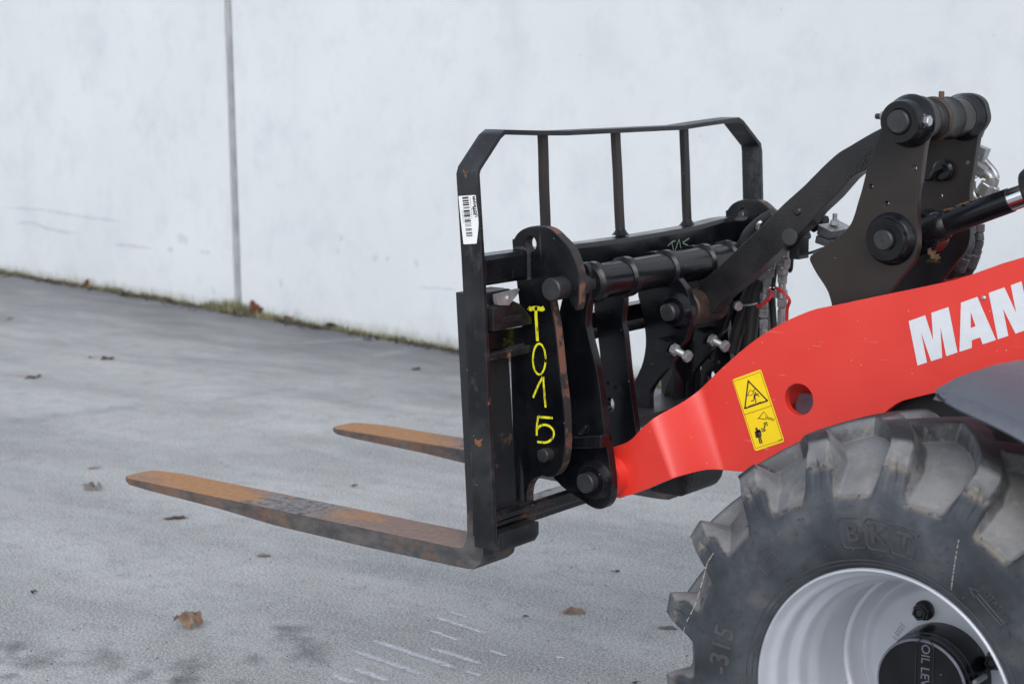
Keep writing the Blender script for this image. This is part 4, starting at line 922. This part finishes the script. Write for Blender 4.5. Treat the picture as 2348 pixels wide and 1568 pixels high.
tube('dust_cap_strap', [F('w4', 412, 1180, YH-.04), F('w4', 470, 1150, YH-.045), F('w4', 545, 1090, YH-.045), F('w4', 575, 1040, YH-.04), F('w4', 550, 990, YH-.03)], .0045, M['redplastic'], ld, seg=8)
tube('dust_cap_strap', [F('w4', 620, 960, YH-.03), F('w4', 690, 1000, YH-.04), F('w4', 760, 1070, YH-.04), F('w4', 780, 1120, YH-.04), F('w4', 755, 1200, YH-.035), F('w4', 748, 1340, YH-.03)], .0045, M['redplastic'], ld, seg=8)
for pts, r_, Y in (([(420, 820), (350, 950), (300, 1100), (230, 1300), (170, 1500), (120, 1700)], .017, 4.03), ([(460, 860), (400, 1000), (370, 1150), (350, 1350), (330, 1560), (300, 1700)], .017, 4.02), ([(300, 1020), (250, 1150), (250, 1300), (270, 1500)], .014, 4.04), ([(640, 640), (600, 800), (580, 1000), (590, 1250), (610, 1500)], .009, 4.05),
    ([(240, 470), (300, 350), (380, 260), (470, 190), (600, 110)], .016, 4.10), ([(800, 620), (790, 740), (770, 770)], .007, 4.04)):
    tube('hydraulic_hose', [F('w4', *p, Y) for p in pts], r_, M['rubber'], ld)
tube('cable_tie', [F('w4', 245, 1165, 3.985), F('w4', 320, 1160, 3.98), F('w4', 410, 1140, 3.985)], .0028, M['zinc'], ld, seg=6)
tube('hose_clamp', [F('w4', 410, 280, 4.085), F('w4', 425, 225, 4.08), F('w4', 455, 200, 4.085)], .005, M['zinc'], ld, seg=8)
sb = F('w4', 215, 1170, 3.96); hexbolt('keeper_bolt', sb-Vector((.012, 0, 0)), (1, -.5, -.1), .013, .014, M['zinc'], ld)
# hose clamp block on its bracket between lever and tower
cb = F('w4', 1200, 400, 3.93); rz = Matrix.Rotation(R(0), 3, 'Z')
bm = bmesh.new(); a = F('w4', 940, 500, 3.93)
add_prism(bm, XZ('w4', [(905, 585), (915, 560), (1060, 540), (1260, 470), (1260, 480), (1060, 570)], 3.93), 3.90, 4.02); br = fin(bm, 'clamp_bracket', M['black_old'], ld, .002)
bm = bmesh.new(); add_prism(bm, XZ('w4', [(1085, 355), (1250, 420), (1212, 500), (1065, 445)], 3.90), 3.90, 4.01); fin(bm, 'clamp_block', M['plastic'], br, .004)
bm = bmesh.new(); add_prism(bm, XZ('w4', [(1110, 240), (1255, 315), (1228, 408), (1086, 350)], 3.90), 3.90, 4.01); fin(bm, 'clamp_block', M['plastic'], br, .004)
bm = bmesh.new(); add_prism(bm, XZ('w4', [(1106, 232), (1262, 308), (1258, 322), (1104, 246)], 3.897), 3.897, 4.012); fin(bm, 'clamp_cover', M['fitting'], br, .0015)
nb = F('w4', 1302, 230, 3.95); hexbolt('clamp_nut', nb, (0, 0, 1), .0115, .011, M['zinc'], br, washer=True); cyl('clamp_stud', nb, (0, 0, 1), .0062, .027, M['zinc'], br, 16)
for pts in ([(800, 520), (830, 440), (900, 380), (980, 330)], [(1030, 260), (1120, 200), (1200, 210)]): tube('hydraulic_hose', [F('w4', *p, 3.97) for p in pts], .017, M['rubber'], ld)
box('bracket_web', F('w4', 890, 500, 3.92), (.03, .05, .055), M['black_old'], br, .003)
# ---- valve block and elbows behind the tower
Y9 = 4.05
vb = [F('w9', *p, Y9) for p in ((600, 640), (745, 400), (720, 520), (580, 700))]
bm = bmesh.new(); add_prism(bm, XZ('w9', [(560, 700), (600, 640), (650, 400), (745, 400), (755, 520), (640, 650), (600, 700)], Y9), Y9, Y9+.055); fin(bm, 'valve_block', M['fitting'], ld, .002)
bm = bmesh.new(); a, b_ = F('w9', 690, 330, Y9), F('w9', 570, 640, Y9)
dd = (b_-a); add_box(bm, (a+b_)/2+Vector((.004, .02, 0)), (.030, .055, dd.length), rotto(dd)); fin(bm, 'valve_block', M['fitting'], ld, .002)
fitting('elbow_fitting', 'w9', [((650, 590), (725, 660), .0150, 6), ((725, 650), (850, 735), .0165, 6), ((845, 730), (880, 755), .0115, 16)], M['fitting'], Y9)
tube('elbow_fitting', [F('w9', *p, Y9) for p in ((840, 720), (900, 760), (930, 800), (920, 850), (900, 890))], .0115, M['fitting'], ld)
tube('elbow_fitting', [F('w9', *p, Y9+.03) for p in ((800, 520), (880, 600), (960, 690), (1005, 780), (990, 880), (960, 930))], .0090, M['fitting'], ld)
fitting('hose_nut', 'w9', [((900, 880), (800, 1040), .0185, 6)], M['fitting'], Y9)
fitting('hose_nut', 'w9', [((1000, 920), (930, 1010), .0145, 6)], M['fitting'], Y9+.03)
fitting('hose_nut', 'w9', [((800, 510), (890, 600), .0085, 16)], M['fitting'], Y9+.03)
fitting('hose_nut', 'w9', [((620, 890), (640, 1080), .0165, 6), ((650, 1000), (720, 1100), .0125, 16), ((600, 820), (690, 900), .009, 16), ((560, 740), (620, 860), .012, 16)], M['fitting'], Y9)
tube('elbow_fitting', [F('w9', *p, Y9) for p in ((640, 1020), (690, 1040), (720, 1100), (700, 1180))], .0105, M['fitting'], ld)
fitting('hose_nut', 'w9', [((740, 60), (745, 130), .010, 6), ((800, 90), (760, 200), .0095, 6), ((745, 120), (690, 300), .0095, 6), ((760, 240), (700, 300), .0075, 16)], M['fitting'], Y9)
bm = bmesh.new(); add_box(bm, F('w9', 580, 1000, 4.02), (.008, .02, .05)); fin(bm, 'yellow_tag', M['yellow'], ld, .001)
tube('wire_loop', [F('w9', *p, Y9-.03) for p in ((630, 700), (632, 760), (640, 830), (640, 900))], .0012, M['rubber'], ld, seg=6)
tube('wire_loop', [F('w9', *p, Y9-.03) for p in ((668, 700), (645, 760), (660, 800), (720, 800), (745, 770))], .0012, M['rubber'], ld, seg=6)
for pts, r_ in (([(615, 1370), (615, 1440), (612, 1490), (590, 1570)], .0135), ([(690, 1370), (688, 1440), (685, 1500), (650, 1580)], .0135)):
    pass
fitting('crimp_sleeve', 'w2', [((580, 900), (580, 960), .0165, 16)], M['plastic'], Y9)
fitting('crimp_sleeve', 'w2', [((652, 880), (650, 945), .0165, 16)], M['plastic'], Y9+.03)
tube('pipe_bend', [F('w2', *p, Y9) for p in ((580, 955), (585, 1010), (578, 1060), (555, 1110))], .0125, M['plastic'], ld)
tube('pipe_bend', [F('w2', *p, Y9+.03) for p in ((655, 945), (662, 1000), (655, 1050), (635, 1090))], .0120, M['plastic'], ld)
fitting('crimp_sleeve', 'w2', [((560, 1110), (535, 1150), .0165, 16), ((535, 1145), (480, 1260), .0195, 12)], M['plastic'], Y9)
fitting('crimp_sleeve', 'w2', [((640, 1085), (625, 1125), .0150, 16), ((625, 1120), (580, 1240), .0165, 12)], M['plastic'], Y9+.03)
tube('hydraulic_hose', [F('w2', *p, Y9) for p in ((490, 1240), (440, 1330), (370, 1430), (280, 1560))], .0165, M['rubber'], ld)
tube('hydraulic_hose', [F('w2', *p, Y9+.03) for p in ((590, 1220), (540, 1310), (470, 1420), (380, 1560))], .0145, M['rubber'], ld)
lf = leaf(F('c4', 905, 1205, 3.70), .075, 1.2, M['leaf_green'], 'crumpled green and reddish leaf caught between the tower plates below the cylinder rod', .9, 5, .6, 0, 5, stalk=False)
lf.rotation_euler = (0, R(70), R(20))

# ================================================================== WHEEL
wh = root('wheel', RC, None, None); wh.parent = ld; wh.matrix_parent_inverse = Matrix.Translation(-ORG['loader'])
wh['label'] = 'near front wheel with lugged tyre and silver rim'
AX = RC.x; AZ = RC.z
outer = [(2.992, .266), (2.978, .274), (2.958, .300), (2.947, .335), (2.943, .365), (2.945, .395), (2.952, .425), (2.966, .462), (2.988, .500), (3.018, .527), (3.040, .5345), (3.090, .5385), (3.155, .540)]
inner = [(2.992, .266), (2.978, .274), (2.958, .300), (2.947, .335), (2.943, .365), (2.945, .393), (2.955, .414), (2.985, .436), (3.018, .457), (3.050, .475), (3.080, .489), (3.115, .498), (3.155, .501)]
CT = 3.155
def dens(pr, n=7, n2=26):
    P = np.array(pr); out = []; Q = np.vstack([2*P[0]-P[1], P, 2*P[-1]-P[-2]])
    for i in range(1, len(Q)-2):
        m_ = n2 if i > 9 else (18 if i > 4 else n)
        for k in range(m_):
            t = k/m_; a, b, c, d = Q[i-1:i+3]; out.append(.5*(2*b+(c-a)*t+(2*a-5*b+4*c-d)*t*t+(-a+3*b-3*c+d)*t**3)); sx_.append(i-1+t)
    out.append(P[-1]); sx_.append(12.); return np.array(out)
sx_ = []; O1 = dens(outer); S1 = np.array(sx_); I1 = dens(inner)
def mir(A): B = A[:-1][::-1].copy(); B[:, 0] = 2*CT-B[:, 0]; return np.vstack([A, B])
O_, I_ = mir(O1), mir(I1); Sx = np.concatenate([S1, S1[:-1][::-1]]); far = np.concatenate([np.zeros(len(S1)), np.ones(len(S1)-1)])
NT = 1296; thv = np.arange(NT)*2*np.pi/NT; deg = np.degrees(thv)
TH, SS = np.meshgrid(deg, Sx, indexing='ij'); OY = np.broadcast_to(O_[:, 0], TH.shape); OR_ = np.broadcast_to(O_[:, 1], TH.shape); IY = np.broadcast_to(I_[:, 0], TH.shape); IR = np.broadcast_to(I_[:, 1], TH.shape)
def sstep(x): x = np.clip(x, 0, 1); return x*x*(3-2*x)
def lugmask(Y, off, S):
    u = np.clip((Y-3.0)/.215, 0, 1.3); sweep = 15.5*np.power(u, 1.15)
    d = (TH-(148+off)-sweep+10) % 20-10
    d = d-0.0
    hw = 2.35+.9*sstep((u-.2)/.8)*.5; low = np.clip((9-S)/4, 0, 1); hw = hw+.9*low**1.3
    fl_ = 2.1+1.3*low
    m = sstep((hw+fl_-np.abs(d))/fl_); return m*sstep((1.04-u)/.06), d
mN, dN = lugmask(OY, 0, np.where(OY > CT, 12, SS)); mF, dF = lugmask(2*CT-OY, 10, np.where(OY < CT, 12, SS)); m = np.maximum(mN, mF)
lowf = sstep((SS-4.6)/.8); m = m*lowf
pocket = np.where(OY < CT, sstep((1.5-np.abs(dN))/.5)*sstep((SS-6.1)/.3)*sstep((7.9-SS-np.abs(dN)*.5)/.35), 0)*.12
mm = m-pocket*m
YY = IY+(OY-IY)*mm; RR = IR+(OR_-IR)*mm
# a little wear and unevenness
rng = np.random.default_rng(3); nz = sum(np.sin(TH*np.pi/180*k+ph)*a for k, ph, a in ((7, .3, .0012), (19, 1.1, .0007), (37, 2.2, .0004), (3, .7, .001)))
RR = RR+nz*np.clip(SS/8, 0, 1)
tr = sstep((SS-5.6)/1.2)*(1-.0*m)
kk = sstep((mm-.35)/.35); trd = kk*np.clip(tr*sstep((SS-7.0)/1.1), 0, 1)+(1-kk)*tr
crown = sstep((mm-.85)/.12)*sstep((SS-8.55)/.45)
X = AX+RR*np.cos(TH*np.pi/180); Z = AZ+RR*np.sin(TH*np.pi/180); Z = np.maximum(Z, .0015)
V = np.stack([X, YY, Z], -1).reshape(-1, 3); npf = TH.shape[1]
ii, jj = np.meshgrid(np.arange(NT), np.arange(npf-1), indexing='ij'); i2 = (ii+1) % NT
Fq = np.stack([ii*npf+jj, i2*npf+jj, i2*npf+jj+1, ii*npf+jj+1], -1).reshape(-1, 4)
me = bpy.data.meshes.new('tyre'); me.vertices.add(len(V)); me.vertices.foreach_set('co', V.ravel())
me.loops.add(Fq.size); me.loops.foreach_set('vertex_index', Fq.ravel()); me.polygons.add(len(Fq)); me.polygons.foreach_set('loop_start', np.arange(len(Fq))*4)
me.polygons.foreach_set('use_smooth', np.ones(len(Fq), bool)); me.update(); me.validate()
for nm, arr in (('lug', mm), ('tread', trd), ('crown', crown)):
    at = me.attributes.new(nm, 'FLOAT', 'POINT'); at.data.foreach_set('value', arr.reshape(-1).astype(np.float32))
if me.polygons[0].normal.dot(me.polygons[0].center-Vector((AX, 3.155, AZ))) < 0: me.flip_normals()
ty = link('tyre', me, M['tyre'], wh)
def side_y(r):  # sidewall surface Y at radius r
    return float(np.interp(r, O1[:, 1], O1[:, 0]))
def tyre_text(s, ang, rad, size, name='moulded_lettering', extrude=.0012, bold=0., lab=None):
    t = text_mesh(s, size, extrude, 0, bold)
    b = bmesh.new(); b.from_mesh(t); bmesh.ops.subdivide_edges(b, edges=[e for e in b.edges if e.calc_length() > size*.3], cuts=2, use_grid_fill=True)
    for v in b.verts:
        x, y, z = v.co; r_ = rad+y; a = R(ang)-x/rad; v.co = (AX+r_*math.cos(a), side_y(r_)-.0008-z, AZ+r_*math.sin(a))
    return fin(b, name, M['tyre_text'], ty, ang=40, label=lab)
tyre_text('-315', 171.0, .344, .058, lab='moulded tyre size lettering', bold=.001)
tyre_text('TUBELESS', 187, .293, .021)
def tyre_frame(ang, rad, w_, h_, r_=.008, wd=.0022, shape=None):
    b = bmesh.new(); pts = []
    base = shape or [(-w_/2, -h_/2), (w_/2, -h_/2), (w_/2, h_/2), (-w_/2, h_/2)]
    pts = rc(base, r_, 4); pts.append(pts[0]); P = []
    for x, y in pts: a = R(ang)-x/rad; q = rad+y; P.append(Vector((AX+q*math.cos(a), side_y(q)-.0006, AZ+q*math.sin(a))))
    add_tube(b, P, wd/2, 6); fin(b, 'moulded_frame', M['tyre_text'], ty)
for k, ch in enumerate('BKT'):
    a = 98.6-k*8.9; tyre_frame(a, .348, .050, .060, wd=.003); tyre_text(ch, a, .347, .050, bold=.0015, extrude=.0018)
tyre_frame(132.5, .347, .05, .05, .004, .002, [(-.024, -.020), (.024, -.020), (.022, .012), (0, .028), (-.022, .012)]); tyre_text('V', 132.5, .348, .028)
tyre_text('ROTATION', 47, .352, .016); 
b = bmesh.new(); P = []
for x, y in ((-.055, 0), (-.035, .010), (-.037, .004), (.035, .004), (.035, .012), (.058, 0), (.035, -.012), (.035, -.004), (-.037, -.004), (-.035, -.010), (-.055, 0)):
    q = .335+y; a = R(47)-x/.335; P.append(Vector((AX+q*math.cos(a), side_y(q)-.0004, AZ+q*math.sin(a))))
add_tube(b, P, .0013, 6); fin(b, 'moulded_arrow', M['tyre_text'], ty)
# concentric moulded ribs by the bead
for rr_ in (.283, .292):
    b = bmesh.new(); P = [Vector((AX+rr_*math.cos(2*math.pi*i/160), side_y(rr_)-.0002, AZ+rr_*math.sin(2*math.pi*i/160))) for i in range(161)]; add_tube(b, P, .0011, 6); fin(b, 'moulded_rib', M['tyre_text'], ty)
# dried splash line across the sidewall
b = bmesh.new()
for (a0, r0), (a1, r1) in (((66, .40), (61, .30)), ((181, .50), (146, .455))):
    N = 40
    for i in range(N):
        if random.random() < .35: continue
        t0, t1 = i/N, (i+.8)/N; P = []
        for t in (t0, t1):
            a = R(a0+(a1-a0)*t); q = r0+(r1-r0)*t-.045*math.sin(math.pi*t)*(a0 > 100); q = min(q, .445)
            P.append(Vector((AX+q*math.cos(a), side_y(q)-.0006, AZ+q*math.sin(a))))
        add_tube(b, P, random.uniform(.0006, .0015), 5)
fin(b, 'dried_splash', simple('dried_white_mud', (.36, .34, .32), .9), ty, kind='stuff')
# small moulding spews on the sidewall
b = bmesh.new()
for i in range(150):
    a = random.uniform(0, 6.283); q = random.uniform(.30, .43); p = Vector((AX+q*math.cos(a), side_y(q), AZ+q*math.sin(a)))
    d = Vector((random.uniform(-.6, .6), -1, random.uniform(-.9, .2))).normalized(); add_tube(b, [p, p+d*random.uniform(.003, .007)], random.uniform(.0007, .0014), 5)
fin(b, 'moulding_spews', M['tyre_text'], ty, kind='stuff')
# rim
lathe('rim', [(.395, .262), (.392, .275), (.02, .268), (.004, .2725), (-.004, .2735), (-.0075, .2715), (-.008, .268), (-.003, .2655), (.010, .262), (.022, .2555), (.028, .250), (.040, .2475), (.058, .2465), (.072, .243), (.082, .232), (.094, .2285), (.110, .2275), (.122, .224), (.135, .216), (.150, .2135), (.30, .213), (.39, .213)], (AX, 2.98, AZ), YA, M['rim'], wh, 160, ang=60)
lathe('wheel_disc', [(.262, .2135), (.256, .210), (.252, .204), (.258, .199), (.275, .196), (.286, .188), (.286, .182), (.278, .172), (.274, .160), (.274, .09), (.274, 0)], (AX, 2.98, AZ), YA, M['rim'], wh, 128, ang=50)
lathe('weld_seam', [(.248, .2132), (.249, .2085), (.254, .203), (.259, .2035)], (AX, 2.98, AZ), YA, M['rim'], wh, 128, ang=60)
hubY = 3.150; AZh = AZ-.009
hb = lathe('hub', [(0, 0), (0, .0935), (.003, .0965), (.008, .098), (.014, .098), (.015, .0955), (.017, .0955), (.018, .0985), (.034, .099), (.035, .0965), (.037, .0965), (.038, .1), (.05, .102), (.085, .104), (.12, .105)], (AX, hubY, AZh), YA, M['black'], wh, 96, ang=25)
lathe('hub_edge', [(.0005, .0920), (-.0006, .0935), (.0005, .0950), (.003, .0972)], (AX, hubY, AZh), YA, simple('worn_bare_edge', (.20, .21, .25), .4, .4), hb, 96)
nutp = F('w5', 1060, 670, 3.220); nr = math.hypot(nutp.x-AX, nutp.z-AZ); na = math.atan2(nutp.z-AZ, nutp.x-AX)
blk = simple('black_wheel_nut', (.014, .014, .015), .25, 0, .2)
for k in range(4):
    a = na+k*math.pi/2; c = Vector((AX+nr*math.cos(a), 3.254, AZ+nr*math.sin(a)))
    bm = bmesh.new(); add_lathe(bm, [(0, 0), (0, .021), (.007, .021), (.010, .0175), (.010, 0)], c, (0, -1, 0), 28); add_lathe(bm, [(.009, .0), (.009, .0172), (.028, .0172), (.031, .0150), (.031, .0105), (.024, .0100), (.024, 0)], c, (0, -1, 0), 6, .3)
    nt_ = fin(bm, 'wheel_nut', blk, wh, ang=25)
    if k == 0: base_me = nt_.data
    cyl('wheel_stud', c-Vector((0, .018, 0)), (0, -1, 0), .0085, .012, M['pin'], nt_, 16)
# hub text reads downwards, with the level line beside it
hy = hubY-.0012; pa, pb = F('w5', 1130, 1130, hy), F('w5', 1150, 1500, hy)
text_on('hub_lettering', 'OIL LEVEL', .026, (pa+pb)/2+(pb-pa)*.15, Vector((0, 0, -1)), Vector((1, 0, 0)), simple('worn_silver_letters', (.16, .17, .20), .5, .3), hb, extrude=.001)
bm = bmesh.new(); cxx = ((pa+pb)/2).x; P = []
for i in range(13): a = math.pi*i/12; P.append(Vector((cxx+.019*math.cos(a), hy, pa.z+.008+.019*math.sin(a))))
P = [Vector((cxx+.019, hy, AZ-.05))]+P+[Vector((cxx-.019, hy, AZ-.05))]; add_tube(bm, P, .0012, 6); fin(bm, 'hub_cartouche', M['black'], hb)
vs_ = F('w5', 1850, 1440, 3.2); cyl('valve_stem', (vs_.x, 3.16, vs_.z), YA, .006, .05, M['fitting'], wh, 12)
tt = F('w5', 815, 885, 3.252); text_on('rim_stamp', '14881', .018, tt, (F('w5', 855, 835, 3.25)-F('w5', 790, 935, 3.25)), (F('w5', 855, 835, 3.25)-F('w5', 790, 935, 3.25)).cross(Vector((0, 1, 0)))*-1, M['rim'], wh, extrude=.001)

# ---- mudguard behind the top of the wheel
fc = Vector((-1.44, 0, .53)); bm = bmesh.new(); rows = []
tipv = PY(2153, 890, 2.97); r0 = math.hypot(tipv.x-fc.x, tipv.z-fc.z); a0 = math.atan2(tipv.z-fc.z, tipv.x-fc.x)
for i in range(30):
    a = a0-R(75)*i/29; edge_r = .0 if i else -.004
    row = []
    wid = 1-.55*math.exp(-i/1.6)*0
    for (y, dr) in ((2.935+.03*math.exp(-i*1.2), -.026+.016*math.exp(-i*.8)), (2.930+.03*math.exp(-i*1.2), -.021+.016*math.exp(-i*.8)), (2.938+.02*math.exp(-i*1.2), -.010), (2.955, 0), (3.05, .010), (3.20, .010), (3.34, .002), (3.35, -.01), (3.34, -.018), (3.20, -.002), (3.05, -.002), (2.962, -.012), (2.950, -.018)):
        rr_ = r0+dr; row.append(bm.verts.new((fc.x+rr_*math.cos(a), y, fc.z+rr_*math.sin(a))))
    rows.append(row)
for p, q in zip(rows, rows[1:]):
    for j in range(len(p)): bm.faces.new((p[j], p[(j+1) % len(p)], q[(j+1) % len(p)], q[j]))
bm.faces.new(rows[0][::-1]); bm.faces.new(rows[-1])
fin(bm, 'mudguard', M['mudguard'], ld, .002, 40, label='dark grey plastic mudguard over the rear of the wheel')
